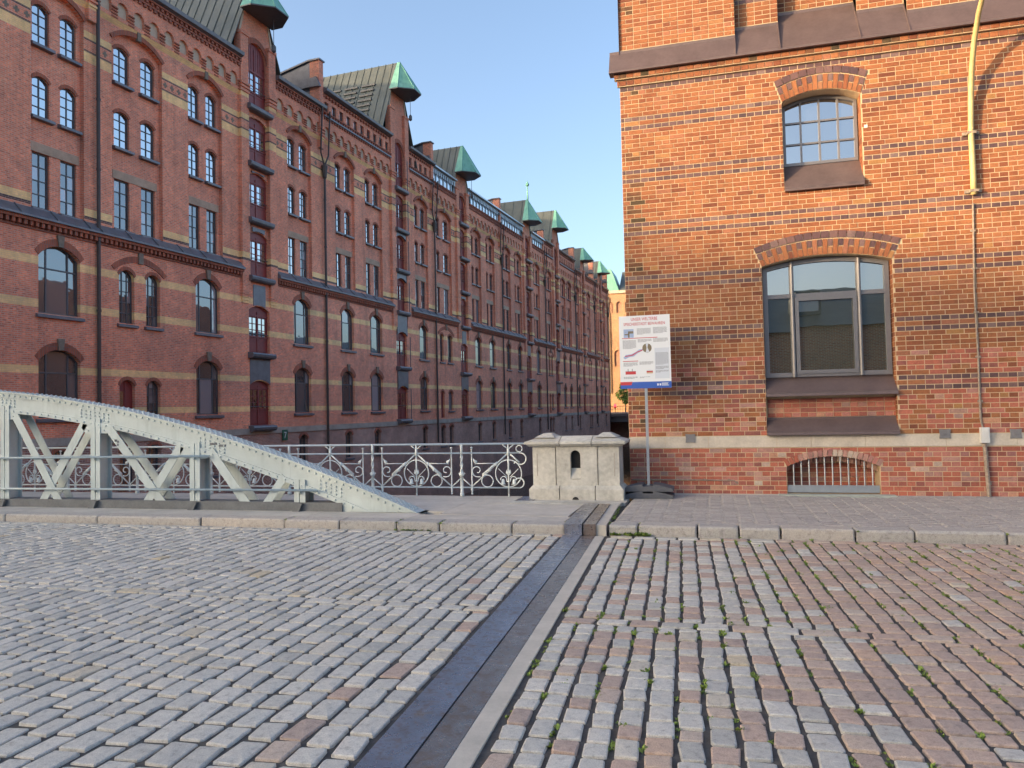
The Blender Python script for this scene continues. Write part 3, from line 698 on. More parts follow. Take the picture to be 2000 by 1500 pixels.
        for a, b in spans:
            if b-a < .8: continue
            k = max(2, int((b-a)/.75)); o = MB(); st = (b-a)/k
            for i in range(k+1): o.box(a+i*st-.05 if i else a, a+i*st+.05 if i < k else b, -.02, .1, 20.95, 22.0)
            o.box(a, b, -.03, .12, 20.9, 21.0); o.box(a, b, -.05, .3, 22.0, 22.12); o.prismx([(-.3, 22.12), (-.3, 22.25), (.3, 22.4), (.3, 22.12)], a, b)
            for i in range(k*2): o.box(a+i*st/2+.02, a+i*st/2+.16, -.12, -.02, 21.62, 21.95)
            wo = o.build('window', m_galv, root); tag(wo, 'strip of attic windows with pale metal mullions')
            for i in range(k): inst('pane', unit, wo, (a+i*st+.05, .06, 21.0), None, (st-.1, 1, 1.0))
    # hatch bay: projecting piers, doors, aprons, gable
    yh = -.14; zp = pier
    for (a, b) in ((piers[0], ha), (hb, piers[1])):
        hp = MB()
        hp.box(a, b, yh, .3, 8.1, zp)
        for t in range(4): hp.box(a+.03*t, b-.03*t, yh+.035*t+.03, .02, 7.95-.16*t, 8.1-.16*t)   # corbel
        for t in range(3): hp.box(a-.05, b+.05, yh-.05-.02*t, .1, 19.15+.2*t, 19.27+.2*t)
        hp.box(a-.04, b+.04, yh-.06, .5, zp-.001, zp+.16)
        hp.build('hatch_pier', m_wall, root)
    hw_ = MB()
    for k, (z0, z1, r) in enumerate(doors):
        znext = doors[k+1][0] if k < 5 else None
        if k >= 2 or True:
            lo = z0; hi = znext if znext else zp
            if k == 5: hi = z1+r+.05
            if k >= 2: cell(hw_, ha, hb, lo-.001, hi, .04, [(ha+.001, hb-.001, lo, z1, r)], .2)
    # gable wall above the piers
    sl = 2.4; hwg = lambda z: max(.05, (ridge-z)/sl)
    gx = (ha+hb)/2; zsh = zp; top = gz; z0, z1, r = doors[5]; zg0 = z1+r+.05
    w0 = min(hwg(zsh), (piers[1]-piers[0])/2)
    if zg0 <= zsh: pol = [(ha, zg0), (hb, zg0), (hb, zsh), (gx+w0, zsh), (gx+hwg(top), top), (gx-hwg(top), top), (gx-w0, zsh), (ha, zsh)]
    else:
        wg = min(w0, hwg(zg0)); pol = [(gx-wg, zg0), (gx+wg, zg0), (gx+hwg(top), top), (gx-hwg(top), top)]
        for sg, xe in ((-1, ha), (1, hb)): hw_.prism([(xe, zsh), (gx+sg*w0, zsh), (gx+sg*wg, zg0), (xe, zg0)], .045, .34)
    hw_.prism(pol, .045, .34)
    hw_.build('hatch_wall', m_wall, root)
    z0, z1, r = doors[5]; archring(arcs, ha, hb, z1, r, .3, -.02, .05, 12)
    for sgn in (-1, 1):
        MB().prism([(gx+sgn*w0, zsh+.02), (gx+sgn*(w0-.13), zsh+.02), (gx+sgn*(hwg(top)-.13), top), (gx+sgn*hwg(top), top)], .0, .05).build('gable_trim', m_cream, root)
    # doors
    for k, (z0, z1, r) in enumerate(doors):
        wd = hb-ha; h = z1-z0+r
        def mk(wd=wd, h=h, r=r, k=k):
            mb = MB(); pts = arch(-wd/2, wd/2, h-r, r, 8)
            cell(mb, -wd/2, wd/2, 0, h+.02, 0, [(-wd/2+.14+q*(wd/2-.08), -wd/2+.14+q*(wd/2-.08)+wd/2-.2, .95, min(h-r-.18, 1.95), 0) for q in (0, 1)], .03)
            for q in (0, 1):
                x0_ = -wd/2+.1+q*(wd/2-.05)
                mb.box(x0_+.03, x0_+wd/2-.18, -.02, 0, .12, .22); mb.box(x0_+.03, x0_+wd/2-.18, -.02, 0, .72, .82)
                cx = -wd/2+.14+q*(wd/2-.08)+(wd/2-.2)/2
                mb.box(cx-.02, cx+.02, -.005, .03, .95, min(h-r-.18, 1.95)); 
                for zz in (1.28, 1.62): mb.box(cx-wd/4+.1, cx+wd/4-.1, -.006, .028, zz-.02, zz+.02)
            mb.box(-.05, .05, -.035, 0, .05, h-.3); mb.box(-wd/2, wd/2, -.05, 0, .86, .92)
            if h-r > 2.2: mb.box(-wd/2, wd/2, -.04, 0, 2.02, 2.1)
            if k == 5:
                for q in range(9): mb.box(-wd/2+q*wd/9, -wd/2+q*wd/9+.02, -.02, 0, 2.2, h-.2)
            return mb.mesh('hatch_door', m_door)
        d = inst('hatch_door', cached(('d', round(wd,2), round(h,2), round(r,2), k == 5), mk), root, (gx, .16, z0))
        for q in (0, 1): inst('pane', unit, d, (-wd/2+.14+q*(wd/2-.08), .02, .95), None, (wd/2-.2, 1, min(h-r-.18, 1.95)-.95))
        if detail: MB().tube([(-wd/2, -.08, 1.05), (wd/2, -.08, 1.05)], .018, 5).build('safety_bar', m_frame, d)
        ap = MB()                                             # rounded metal apron below the door
        prof = [(-.34, -.02), (-.38, -.1), (-.36, -.22), (-.28, -.3), (.02, -.32), (.02, .03)]
        ap.prismx(prof, ha-.12, hb+.12); a_ = ap.build('apron', m_slate, root, (0, 0, z0))
        if k > 0 and k < 5:
            pz = doors[k-1]
            pn = MB(); zb_ = pz[1]; x0_, x1_ = (ha+.02, hb-.02) if (htype or k < 2) else (ha+.35, hb-.35)
            pts = arch(ha+.02, hb-.02, zb_+.02, .27, 8)
            if htype or k < 2: poly = [p_ for p_ in pts]+[(hb-.02, z0-.3), (ha+.02, z0-.3)]
            else:
                poly = [p_ for p_ in pts if x0_ <= p_[0] <= x1_]; poly = [(x0_, poly[0][1])]+poly+[(x1_, poly[-1][1]), (x1_, z0-.45), (x0_, z0-.45)]
            pn.prism(poly, -.1 if htype else -.03, .05); pn.build('metal_panel', m_slate, root)
        if htype and detail:                                # open shutter leaf and guide rail
            MB().box(hb-.06, hb-.01, -.34, -.30, z0, z0+2.3).build('guide_rail', m_frame, root)
    # roof prism with standing seams, main roof behind
    rf = MB(); wb = hwg(21.0); dp = 13.0
    rf.quad((gx-wb, -.05, 21.0), (gx, -.05, ridge), (gx, dp, ridge), (gx-wb, dp, 21.0)); rf.quad((gx+wb, -.05, 21.0), (gx+wb, dp, 21.0), (gx, dp, ridge), (gx, -.05, ridge))
    rf.quad((gx-wb-.05, -.05, 20.9), (gx, -.05, ridge-.1), (gx, -.05, ridge+.02), (gx-wb-.05, -.05, 21.02)); rf.quad((gx+wb+.05, -.05, 20.9), (gx, -.05, ridge-.1), (gx, -.05, ridge+.02), (gx+wb+.05, -.05, 21.02))
    rf.poly([(gx-wb, dp, 21.0), (gx+wb, dp, 21.0), (gx, dp, ridge)])
    roof = rf.build('gable_roof', m_zinc, root)
    yy = .35; sm = cached(('seam', round(wb,2), round(ridge,2)), lambda: MB().quad((-wb-.03, -.02, 21.0), (-wb-.03, .02, 21.0), (-.02, .02, ridge+.05), (-.02, -.02, ridge+.05)).quad((-wb,-.02,20.98),(-.0,-.02,ridge),(-.02,-.02,ridge+.05),(-wb-.03,-.02,21.02)).quad((-wb,.02,20.98),(-.0,.02,ridge),(-.02,.02,ridge+.05),(-wb-.03,.02,21.02)).mesh('seam', m_zinc))
    q = 0
    while yy < dp and q < (24 if detail else 12): inst('seam', sm, roof, (gx, yy, 0)); yy += .62 if detail else 1.1; q += 1
    for a, b in ((0.0, gx-wb*.3), (gx+wb*.3, ln)):
        main = MB()
        zt = 22.4 if attic == 'attic' else (22.3 if attic == 'glass' else 21.15)
        main.quad((a, .1, zt), (b, .1, zt), (b, 9, zt+1.5), (a, 9, zt+1.5)); main.quad((a, 9, zt+1.5), (b, 9, zt+1.5), (b, 13, zt+1.5), (a, 13, zt+1.5))
        main.build('main_roof', m_zinc, root)
    if detail and htype:                                    # louvred vents on the gable roof slope
        for c in range(3):
            for r_ in range(11):
                f0 = .22+r_*.062; za = ridge-(ridge-21.0)*f0; xa = gx-(ridge-za)/sl
                y_ = 1.5+c*1.5; inst('louvre', cached('louv', lambda: MB().box(-.16, .02, 0, 1.15, -.17, -.05).mesh('louvre', m_frame)), roof, (xa, y_, za))
    # copper hood over the hoist
    hd = MB(); zb_ = gz; hx = hwg(gz)+.28; py = 1.75
    ringb = [(gx-hx, -.02), (gx-hx, -.75), (gx-hx*.42, -py), (gx+hx*.42, -py), (gx+hx, -.75), (gx+hx, -.02)]
    apx = (gx, -.25, ridge+.02); bk = (gx, -.02, ridge+.02)
    for (p_, q_) in zip(ringb[:-1], ringb[1:]): hd.poly([(p_[0], p_[1], zb_), (q_[0], q_[1], zb_), apx])
    hd.poly([(ringb[0][0], -.02, zb_), apx, bk]); hd.poly([(ringb[-1][0], -.02, zb_), bk, apx])
    hood = hd.build('hoist_hood', m_copper, root)
    sf = MB(); sf.poly([(p_[0], p_[1], zb_-.05) for p_ in ringb])
    for (p_, q_) in zip(ringb[:-1], ringb[1:]): sf.quad((p_[0], p_[1], zb_-.05), (q_[0], q_[1], zb_-.05), (q_[0]*1.0, q_[1], zb_+.02), (p_[0], p_[1], zb_+.02))
    sf.build('soffit', m_frame, hood)
    rb = MB()
    for p_ in ringb[1:-1]: MB().tube([(p_[0], p_[1], zb_+.02), apx], .03, 4).build('hip_rib', m_copper, hood)
    if fin:
        fi = MB(); fi.tube([(gx, -.25, ridge), (gx, -.25, ridge+.9), (gx, -.25, ridge+1.5), (gx, -.25, ridge+1.62), (gx, -.25, ridge+1.75), (gx, -.25, ridge+1.95), (gx, -.25, ridge+2.2)], .1, 6, radii=[.12, .08, .06, .2, .24, .12, .02]); fi.build('finial', m_copper, hood)
    if detail:
        MB().tube([(gx+.35, -.9, zb_), (gx+.35, -.9, zb_-1.6)], .02, 5).tube([(gx+.35, -.9, zb_-1.5), (gx+.35, -.9, zb_-1.62), (gx+.35, -.9, zb_-1.9), (gx+.35, -.9, zb_-2.0)], .1, 8, radii=[.03, .13, .13, .03]).build('hoist_block', m_frame, root)
    # sloping metal cornice over the low zone
    sd = MB()
    for a, b in ((0.0, piers[0]), (piers[1], ln)):
        if b-a < .3: continue
        sc = MB()
        sc.prismx([(-.34, 9.38), (-.34, 9.46), (.075, 9.86), (.075, 9.38)], a, b)
        for xx in range(int((b-a)/1.5)+1): sc.prismx([(-.36, 9.46), (-.36, 9.5), (.07, 9.9), (.07, 9.85)], a+xx*1.5, a+xx*1.5+.05)
        sc.build('sloped_cornice', m_slate, root)
        sd.box(a, b, -.24, .01, 9.26, 9.38); sd.box(a, b, -.06, .01, 8.98, 9.06)
        xx = a+.06; st = .24 if detail else .48
        while xx < b-.1: sd.box(xx, xx+st*.5, -.19, .01, 9.08, 9.26); xx += st
    tag(sd.build('dentils', m_arch, root), kind='stuff')
    # plinth, stone course
    MB().box(0, ln, -.07, .02, .56, .885).build('stone_course', m_stone, root)
    bops = []
    for it in items:
        q = [(it[1]+it[2])/2] if it[0] == 's' else [(it[1]+it[2])/2, (it[3]+it[4])/2]
        for cx in q: bops.append((cx-.42, cx+.42, -1.35, .12, .26)); archring(arcs, cx-.42, cx+.42, .12, .26, .16, -.04, .02, 8)
    cell(base, 0, ln, -6.6, .56, .0, bops, .3)
    for o in bops: window(root, (o[0]+o[1])/2, o[2], .84, 1.73, .26, .2, [.5], [.33, .66], sill=True)
    base.build('plinth', m_base, root)
    wall.build('wall', m_wall, root)
    for (a, b, z0, z1, r, y, kind) in wins:
        w_ = b-a; x_ = (a+b)/2; h = z1-z0; gl = unit3 if z0 < 9 or (z0 < 12.5 and random.random() < .8) else unit
        if kind == 'big': window(root, x_, z0, w_, h, r, y, [.24, .76], [.66], panes, fr=.07, bar=.06, gl=gl)
        elif kind == 'mid': window(root, x_, z0, w_, h, r, y, [.36, .68], [.2, .4, .6, .8], panes, gl=gl)
        elif kind == 'door':
            dm = cached(('sd', round(w_,2), round(h,2)), lambda: MB().box(-w_/2, w_/2, 0, .06, 0, h).box(-w_/2+.1, w_/2-.1, -.03, 0, .1, .8).box(-.03, .03, -.03, 0, .0, h-.1).mesh('door', m_door))
            do = inst('door', dm, root, (x_, y, z0)); inst('pane', unit, do, (-w_/2+.12, -.004, 1.0), None, (w_/2-.2, 1, h-1.5))
        else: window(root, x_, z0, w_, h, r, y, [.5], [.25, .5, .75], panes, bar=.04, gl=gl)
    # firewall and downpipe at the far end of the house
    zc = 24.0 if attic != 'glass' else 23.4
    fwl = MB(); fwl.box(ln-.45, ln-.02, -.12, .6, 18.4, zc)
    for t in range(4): fwl.box(ln-.47, ln-.0, -.16-.02*t, .2, 19.0+.2*t, 19.1+.2*t)
    fwl.build('firewall', m_fr, root)
    MB().prismx([(.6, 20.5), (.6, zc-.001), (3.2, zc-.55), (10, zc+.2), (12.5, zc+.2), (12.5, 20.5)], ln-.43, ln-.04).build('firewall_side', m_slate, root)
    MB().prismx([(-.2, zc), (-.2, zc+.09), (.62, zc+.1), (3.2, zc-.44), (10, zc+.31), (10, zc+.21), (3.2, zc-.54), (.62, zc)], ln-.54, ln+.07).build('firewall_coping', m_slate, root)
    MB().prismx([(-.26, zc-1.75), (.02, zc-1.1), (3.2, zc-1.45), (3.2, zc-1.75), (.1, zc-1.72)], ln-.62, ln-.431).build('firewall_apron', m_slate, root)
    dp_ = MB(); px = ln+.0
    dp_.tube([(px, -.12, -1.0), (px, -.12, 16.5 if hopper else 20.9)], .075, 8)
    if hopper: dp_.tube([(px, -.12, 16.5), (px, -.12, 16.6), (px, -.12, 17.3), (px, -.12, 17.35)], .1, 8, radii=[.08, .13, .2, .2])
    for sg in ((-1, 1) if hopper else ()): dp_.tube([(px, -.12, 17.2), (px+sg*.1, -.12, 17.5), (px+sg*.42, -.14, 18.1), (px+sg*.42, -.2, 19.2), (px+sg*.42, -.3, 20.95)], .055, 6)
    for zz in range(0, 17, 3): dp_.tube([(px, -.12, zz+.1), (px, -.12, zz+.2)], .095, 8)
    dp_.build('downpipe', m_dpipe, root)
    if end:
        e = MB(); e.quad((ln, 0, -6.6), (ln, 13, -6.6), (ln, 13, 22), (ln, 0, 21)); e.build('end_wall', m_fr, root)
    return root
H0 = house(15.0, 8.6, [('s', 5.96, 7.8)], (1.2, 2.9), 'brick warehouse cut off by the left picture edge, left of the first downpipe', 24.4, 26.8, 22.3, True, panes=True, hopper=False)
HA = house(23.6, 16.75, [('p', 1.12, 1.94, 2.59, 3.39), ('s', 5.65, 7.32), ('s', 13.53, 15.17)], (9.56, 11.28), 'nearest fully seen brick warehouse, number 7 plaque beside its lowest hatch door', 23.8, 26.4, 22.3, True, panes=True)
HB = house(40.35, 16.0, [('s', 1.82, 3.38), ('s', 5.51, 7.16), ('s', 13.1, 14.57)], (9.3, 10.93), 'brick warehouse with louvred gable roof and a row of small square attic windows', 25.85, 28.4, 24.4, True, 'attic', htype=1, panes=True)
HC = house(56.35, 16.0, [('p', .9, 1.62, 2.45, 3.41), ('s', 8.66, 10.2), ('s', 12.35, 13.9)], (5.2, 6.83), 'brick warehouse with glazed attic strips, third green hood from the left', 23.0, 25.8, 21.5, True, 'glass')
HD = house(72.35, 15.05, [('s', 1.2, 2.5), ('s', 4.8, 6.2), ('s', 11.4, 13.0)], (7.7, 9.5), 'brick warehouse whose green hood carries a tall finial', 22.9, 25.6, 21.4, False, 'glass', fin=True)
HE = house(87.4, 14.3, [('p', 1.2, 1.9, 2.3, 3.0), ('s', 7.9, 9.2), ('s', 10.9, 12.2)], (4.3, 5.9), 'brick warehouse with louvred roof just right of the finial hood', 24.6, 27.2, 23.0, False, 'attic', htype=1)
HF = house(101.7, 11.5, [('s', 1.0, 2.2), ('p', 7.4, 8.0, 8.5, 9.1)], (3.9, 5.3), 'far brick warehouse, second last hood before the end of the row', 23.0, 25.0, 21.6, False)
HG = house(113.2, 9.6, [('s', .6, 1.6), ('s', 6.2, 7.4)], (3.3, 4.7), 'last brick warehouse at the far end of the row', 22.9, 25.0, 21.8, False, end=True)

# ------------------------------------------------------------------ right building: individual facing bricks
RB = empty('brick_corner_building', (WX, WY, 0), 0, 'orange brick corner building with dark header bands on the right', 'building')
X = lambda x: x-WX                                        # world x -> local x
CH = 0.079; ZB = 0.11; ZS0, ZS1 = 0.90, 1.11; ZC = 7.35; XR = X(9.0)
class Op: pass
def mkop(x0, x1, zb, zs, top, ox0, ox1, ozs, otop):
    o = Op(); o.x0, o.x1, o.zb, o.zs, o.rise = X(x0), X(x1), zb, zs, top-zs; o.ox0, o.ox1, o.ozs, o.orise = X(ox0), X(ox1), ozs, otop-ozs
    o.n = 24; o.pi = arch(o.x0, o.x1, o.zs, o.rise, 240); o.po = arch(o.ox0, o.ox1, o.ozs, o.orise, 240)
    return o
big = mkop(0.86, 2.88, 1.11, 3.965, 4.105, 0.73, 3.02, 4.29, 4.50)
upw = mkop(1.27, 2.50, 5.26, 6.74, 6.885, 1.15, 2.62, 7.11, 7.275)
bas = mkop(1.155, 2.585, 0.135, 0.585, 0.755, 1.10, 2.65, 0.69, 0.865)
def blocked(z, lo, hi):
    out = []
    for o in (big, upw, bas):
        if o.zb <= z <= o.zs: out.append((o.x0, o.x1))
        elif o.zs < z <= o.ozs:
            t = (z-o.zs)/(o.ozs-o.zs); out.append((o.x0+(o.ox0-o.x0)*t, o.x1+(o.ox1-o.x1)*t))
        elif o.ozs < z < o.ozs+o.orise:
            h = [p for p in o.po if p[1] >= z]
            if h: out.append((h[0][0], h[-1][0]))
    return out
def free(lo, hi, blk):
    segs = [(lo, hi)]
    for a, b in blk:
        n = []
        for s, e in segs:
            if b <= s or a >= e: n.append((s, e)); continue
            if a > s: n.append((s, a))
            if b < e: n.append((b, e))
        segs = n
    return segs
bricks = []                                               # (x0,x1,z0,z1,y,material,weight)
def course(lo, hi, z0, header, matf, y=0.0, blk=(), j=0.0105, ch=CH, phase=0.0):
    pit = 0.130 if header else 0.260
    segs = free(lo, hi, blk)
    k0 = math.floor((lo-phase)/pit)-1; x = k0*pit+phase
    while x < hi:
        for s, e in segs:
            a, b = max(x, s), min(x+pit, e)
            if b-a > 0.035: bricks.append((a+j/2, b-j/2, z0+j/2, z0+ch-j/2, y, matf((a+b)/2, z0)))
        x += pit
def mnorm(x, z):
    if x < 0.27 and 0.1 < x and random.random() < 0.34: return m_fm
    r = random.random()
    if z < 2.4 and r < 0.55: return m_fbl
    return m_fb
mplin = lambda x, z: m_fp if random.random() < 0.08 else m_fbl
mdark = lambda x, z: m_fd
for k in range(10): course(0, XR, ZB+k*CH, k % 2 == 0, mplin, blk=blocked(ZB+(k+.8)*CH, 0, 0), phase=0.065 if k % 4 == 1 else 0)
nc = int((ZC-ZS1)/CH)
for k in range(nc):
    z = ZS1+k*CH; hd_ = k % 2 == 1; dark = k % 12 in (9, 11)
    course(0, XR, z, hd_, mdark if dark else mnorm, blk=blocked(z+CH*.9, 0, 0), phase=0.065 if k % 4 == 2 else (0.13 if k % 4 == 0 else 0.065))
course(0, XR, ZS1+nc*CH, True, mdark)
zc0 = ZS1+(nc+1)*CH
course(-0.045, XR, zc0+0.012, True, lambda x, z: m_fb, y=-0.045, ch=0.092)
course(-0.09, XR, zc0+0.125, True, lambda x, z: m_fb if random.random() < .8 else m_fm, y=-0.10, ch=0.092)
# upper wall above the flashing, stepping back towards the window bay
bays = [(0.0, X(0.555), 0.05, 8.05), (X(0.555), X(1.275), 0.20, 8.24), (X(1.275), X(2.52), 0.42, 8.5), (X(2.52), X(3.25), 0.20, 8.24), (X(3.25), XR, 0.05, 8.05)]
ZT = 9.7
for bi, (a, b, yb, zb_) in enumerate(bays):
    k = 0
    while zb_+k*CH < ZT:
        course(a, b, zb_+k*CH, k % 2 == 0, (mdark if k in (5, 7) and bi in (1, 3) else mnorm), y=yb); k += 1
# recessed brick panel under the big window
for k in range(4): course(big.x0, big.x1, 1.405+k*CH, k % 2 == 0, lambda x, z: m_fbl, y=0.14)
for k in range(6): course(bas.x0-.0, bas.x1, 0.14+k*CH, k % 2 == 0, lambda x, z: m_fbl, y=0.42)
# backing walls (mortar)
bk = MB(); E_ = 0.0015
xs3 = [0, X(0.6), X(1.0), X(3.3), XR]
cell(bk, 0, XR, 0.0, ZS0+.02, E_, [(bas.x0, bas.x1, bas.zb, bas.zs, bas.rise)], .42, n=16)
cell(bk, 0, XR, ZS0+.02, 5.0, E_, [(big.x0, big.x1, ZS1, big.zs, big.rise)], .3, n=16)
cell(bk, 0, XR, 5.0, 7.72, E_, [(upw.x0, upw.x1, upw.zb, upw.zs, upw.rise)], .3, n=16)
bk.box(-.04, XR, -.039, .0, zc0+.003, zc0+.113); bk.box(-.085, XR, -.094, .0, zc0+.118, zc0+.226)
for (a, b, yb, zb_) in bays: bk.box(a+.003, b-.003, yb+E_, yb+.5, 7.75, ZT+.05)
bk.box(X(.555)-.25, X(.555)-.003, .056, .9, 8.0, ZT+.04); bk.box(X(3.25)+.003, X(3.25)+.25, .056, .9, 8.0, ZT+.04)
bk.box(X(1.275)-.25, X(1.275)-.003, .206, .9, 8.1, ZT+.03); bk.box(X(2.52)+.003, X(2.52)+.25, .206, .9, 8.1, ZT+.03)
bk.quad((big.x0,.146,1.3),(big.x1,.146,1.3),(big.x1,.146,1.9),(big.x0,.146,1.9)); bk.quad((bas.x0,.426,.0),(bas.x1,.426,.0),(bas.x1,.426,.8),(bas.x0,.426,.8))
wallo = bk.build('mortar_backing', m_mortar, RB)
# side and upper masses
sd_ = MB(); d_ = AX*46
sd_.quad((0, E_, -6.6), (0, E_, 0), (0, E_, 9.7), (d_.x, d_.y, 9.7)); sd_.v[-4:] = [(0,.01,-6.6), (d_.x,d_.y,-6.6), (d_.x,d_.y,9.69), (0,.01,9.69)]
sd_.build('canal_side_wall', m_opp, RB)
um = MB(); um.quad((0,.06,ZT+.051),(XR,.06,ZT+.051),(XR,.06,12.0),(0,.06,12.0)); um.quad((0,.06,ZT-.01),(d_.x,d_.y,ZT-.01),(d_.x,d_.y,12.0),(0,.06,12.0)); um.quad((0,.06,12.0),(XR,.06,12.0),(XR+d_.x,d_.y,12.0),(d_.x,d_.y,12.0)); um.quad((XR,.02,0),(XR+d_.x,d_.y,0),(XR+d_.x,d_.y,12.0),(XR,.02,12.0))
um.build('upper_wall', m_opp, RB)
# brick reveals on the jambs of the openings
def brick_mb(mb, b, jit=True):
    x0_, x1_, z0, z1, y, m_ = b; d = -0.0035+random.uniform(-.002, .0015) if jit else -0.004
    e = .003; n = len(mb.v)
    mb.v += [(x0_,y+.012,z0),(x1_,y+.012,z0),(x1_,y+.012,z1),(x0_,y+.012,z1),(x0_,y+d+.0025,z0),(x1_,y+d+.0025,z0),(x1_,y+d+.0025,z1),(x0_,y+d+.0025,z1),(x0_+e,y+d,z0+e),(x1_-e,y+d,z0+e),(x1_-e,y+d,z1-e),(x0_+e,y+d,z1-e)]
    for o_ in (0, 4):
        for i in range(4): mb.f.append((n+o_+i, n+o_+(i+1) % 4, n+o_+4+(i+1) % 4, n+o_+4+i))
    mb.f.append((n+8, n+9, n+10, n+11))
jamb = []
for o in (big, upw):
    k = 0; z = ZS1 if o is big else ZS1+math.ceil((o.zb-ZS1)/CH)*CH
    while z+CH < o.zs+.08:
        for xx, sg in ((o.x0, 1), (o.x1, -1)):
            if k % 2: segs = ((.012, .125), (.135, .25))
            else: segs = ((.012, .25),)
            for (ya, yb) in segs: jamb.append((xx, sg, ya, yb, z+.005, z+CH-.005))
        z += CH; k += 1
jm = MB()
for (xx, sg, ya, yb, z0, z1) in jamb:
    x1_ = xx+sg*.006; jm.box(min(xx-.01*sg, x1_), max(xx-.01*sg, x1_), ya, yb, z0, z1)
# voussoirs
vous = []
def ringpt(o, t, r):
    i = t*240; k = min(239, int(i)); f = i-k
    a = [o.pi[k][q]*(1-f)+o.pi[k+1][q]*f for q in (0, 1)]; b = [o.po[k][q]*(1-f)+o.po[k+1][q]*f for q in (0, 1)]
    return (a[0]*(1-r)+b[0]*r, a[1]*(1-r)+b[1]*r)
def wedge(o, t0, t1, r0_, r1_, m_, y=-.013, dep=.06):
    g_ = .0055
    w_ = (o.x1-o.x0); dt = g_/w_; dr = g_/.34
    pol = [ringpt(o, t0+dt, r0_+dr), ringpt(o, (t0+t1)/2, r0_+dr), ringpt(o, t1-dt, r0_+dr), ringpt(o, t1-dt, r1_-dr), ringpt(o, (t0+t1)/2, r1_-dr), ringpt(o, t0+dt, r1_-dr)]
    vous.append((pol, y+random.uniform(-.002, .002), dep, m_))
for o, n_, m2 in ((big, 27, 17), (upw, 17, 11)):
    for i in range(n_):
        t0, t1 = i/n_, (i+1)/n_
        if i % 2: wedge(o, t0, t1, 0, .66, m_fb, dep=.24)
        else: wedge(o, t0, t1, 0, .33, m_fb, dep=.24); wedge(o, t0, t1, .34, .66, m_fd)
    for i in range(m2): wedge(o, i/m2, (i+1)/m2, .68, 1.0, m_fd, y=-.015)
for i in range(20): wedge(bas, i/20, (i+1)/20, 0, 1.0, m_fp if 2 < i < 18 else m_fbl, y=-.012, dep=.1)
inner = Op(); inner.__dict__.update(bas.__dict__); inner.pi = arch(bas.x0, bas.x1, bas.zs-.10, bas.rise, 240); inner.po = arch(bas.x0, bas.x1, bas.zs-.005, bas.rise, 240)
for i in range(16): wedge(inner, i/16, (i+1)/16, 0, 1, m_fp, y=.2, dep=.2)
pj2 = MB()
for pol, y, dep, m_ in vous: MB().prism(pol, y, y+dep).build('arch_brick', m_, RB)
# 300 bricks that show largest stay separate; the rest is joined by material
def vis(b): 
    wx = (b[0]+b[1])/2+WX; wz = (b[2]+b[3])/2
    if wx > 4.45+0.06*(wz-4) or wz > 8.4: return -1
    return (b[1]-b[0])*(b[3]-b[2])/(wx*0.26+WY*0.966-0.0)**2
order = sorted(range(len(bricks)), key=lambda i: -vis(bricks[i]))
sep = set(order[:300]); groups = {}
bmesh_cache = {}
for i, b in enumerate(bricks):
    if i in sep:
        key = (round(b[1]-b[0], 3), round(b[3]-b[2], 3), b[5].name, random.randint(0, 2))
        if key not in bmesh_cache:
            mb = MB(); brick_mb(mb, (0, b[1]-b[0], 0, b[3]-b[2], 0, None)); bmesh_cache[key] = mb.mesh('brick', b[5])
        inst('brick', bmesh_cache[key], RB, (b[0], b[4], b[2]))
    else: brick_mb(groups.setdefault(b[5].name, (MB(), b[5]))[0], b)
for nm, (mb, m_) in groups.items(): tag(mb.build('bricks', m_, RB), kind='stuff')
tag(jm.build('jamb_bricks', m_fb, RB), kind='stuff')
# stone course blocks
jo = [0.0, .62, 1.35, X(.86)+.15, X(1.0)+.55, X(2.38), X(3.56), X(4.55), X(5.6), X(6.8), XR]
for a, b in zip(jo[:-1], jo[1:]):
    MB().box(a+.003, b-.003, -.014, .05, ZS0+.012, ZS1-.006).build('stone_block', m_gran, RB)
# sheet metal flashing at the cornice
zf = zc0+.24
for bi, (a, b, yb, zb_) in enumerate(bays):
    f_ = MB(); x0_ = a-(.17 if bi == 0 else 0); ztop = zb_-.02
    yt = yb-.004; slope = (.19+yt)
    prof = [(-.17, zf-.03), (-.185, zf-.028), (-.185, zf), (-.16, zf+.02), (yt-.02, ztop-.05), (yt-.02, ztop), (yt+.0, ztop)]
    prof += [(yt, zf-.02)]
    f_.prismx(prof, x0_, b-.002)
    f_.prismx([(-.19, zf), (-.165, zf+.045), (yt-.035, ztop-.02), (yt-.02, ztop-.05), (-.16, zf+.02)], b-.02, b-.0045)
    f_.build('flashing', m_brown, RB)
# corner edge of flashing
# upper window with bars, sill
def bars(root, name, x0_, x1_, z0, zs, rise, y, cols, rows, m_, fr=.05, bar=.03, dep=.05):
    mb = MB(); pts = arch(x0_, x1_, zs, rise, 12)
    mb.box(x0_, x0_+fr, y, y+dep, z0, zs); mb.box(x1_-fr, x1_, y, y+dep, z0, zs); mb.box(x0_+fr, x1_-fr, y+.001, y+dep-.001, z0, z0+fr)
    for p, q in zip(pts[:-1], pts[1:]): mb.prism([(p[0], p[1]-fr), (q[0], q[1]-fr), q, p], y+.002, y+dep-.002)
    h = zs-z0
    for c in cols: mb.box(x0_+c*(x1_-x0_)-bar/2, x0_+c*(x1_-x0_)+bar/2, y+.004, y+dep-.004, z0+fr*.5, zs+rise*(1-(2*c-1)**2)-fr*.5)
    for r_ in rows: mb.box(x0_+fr*.5, x1_-fr*.5, y+.008, y+dep-.006, z0+r_*h-bar/2, z0+r_*h+bar/2)
    return mb.build(name, m_, root)
uw = bars(RB, 'window', upw.x0+.02, upw.x1-.02, 5.71, upw.zs, upw.rise-.01, .25, [.25, .5, .75], [.36, .72], m_winm); tag(uw, 'upper barred window with arched head')
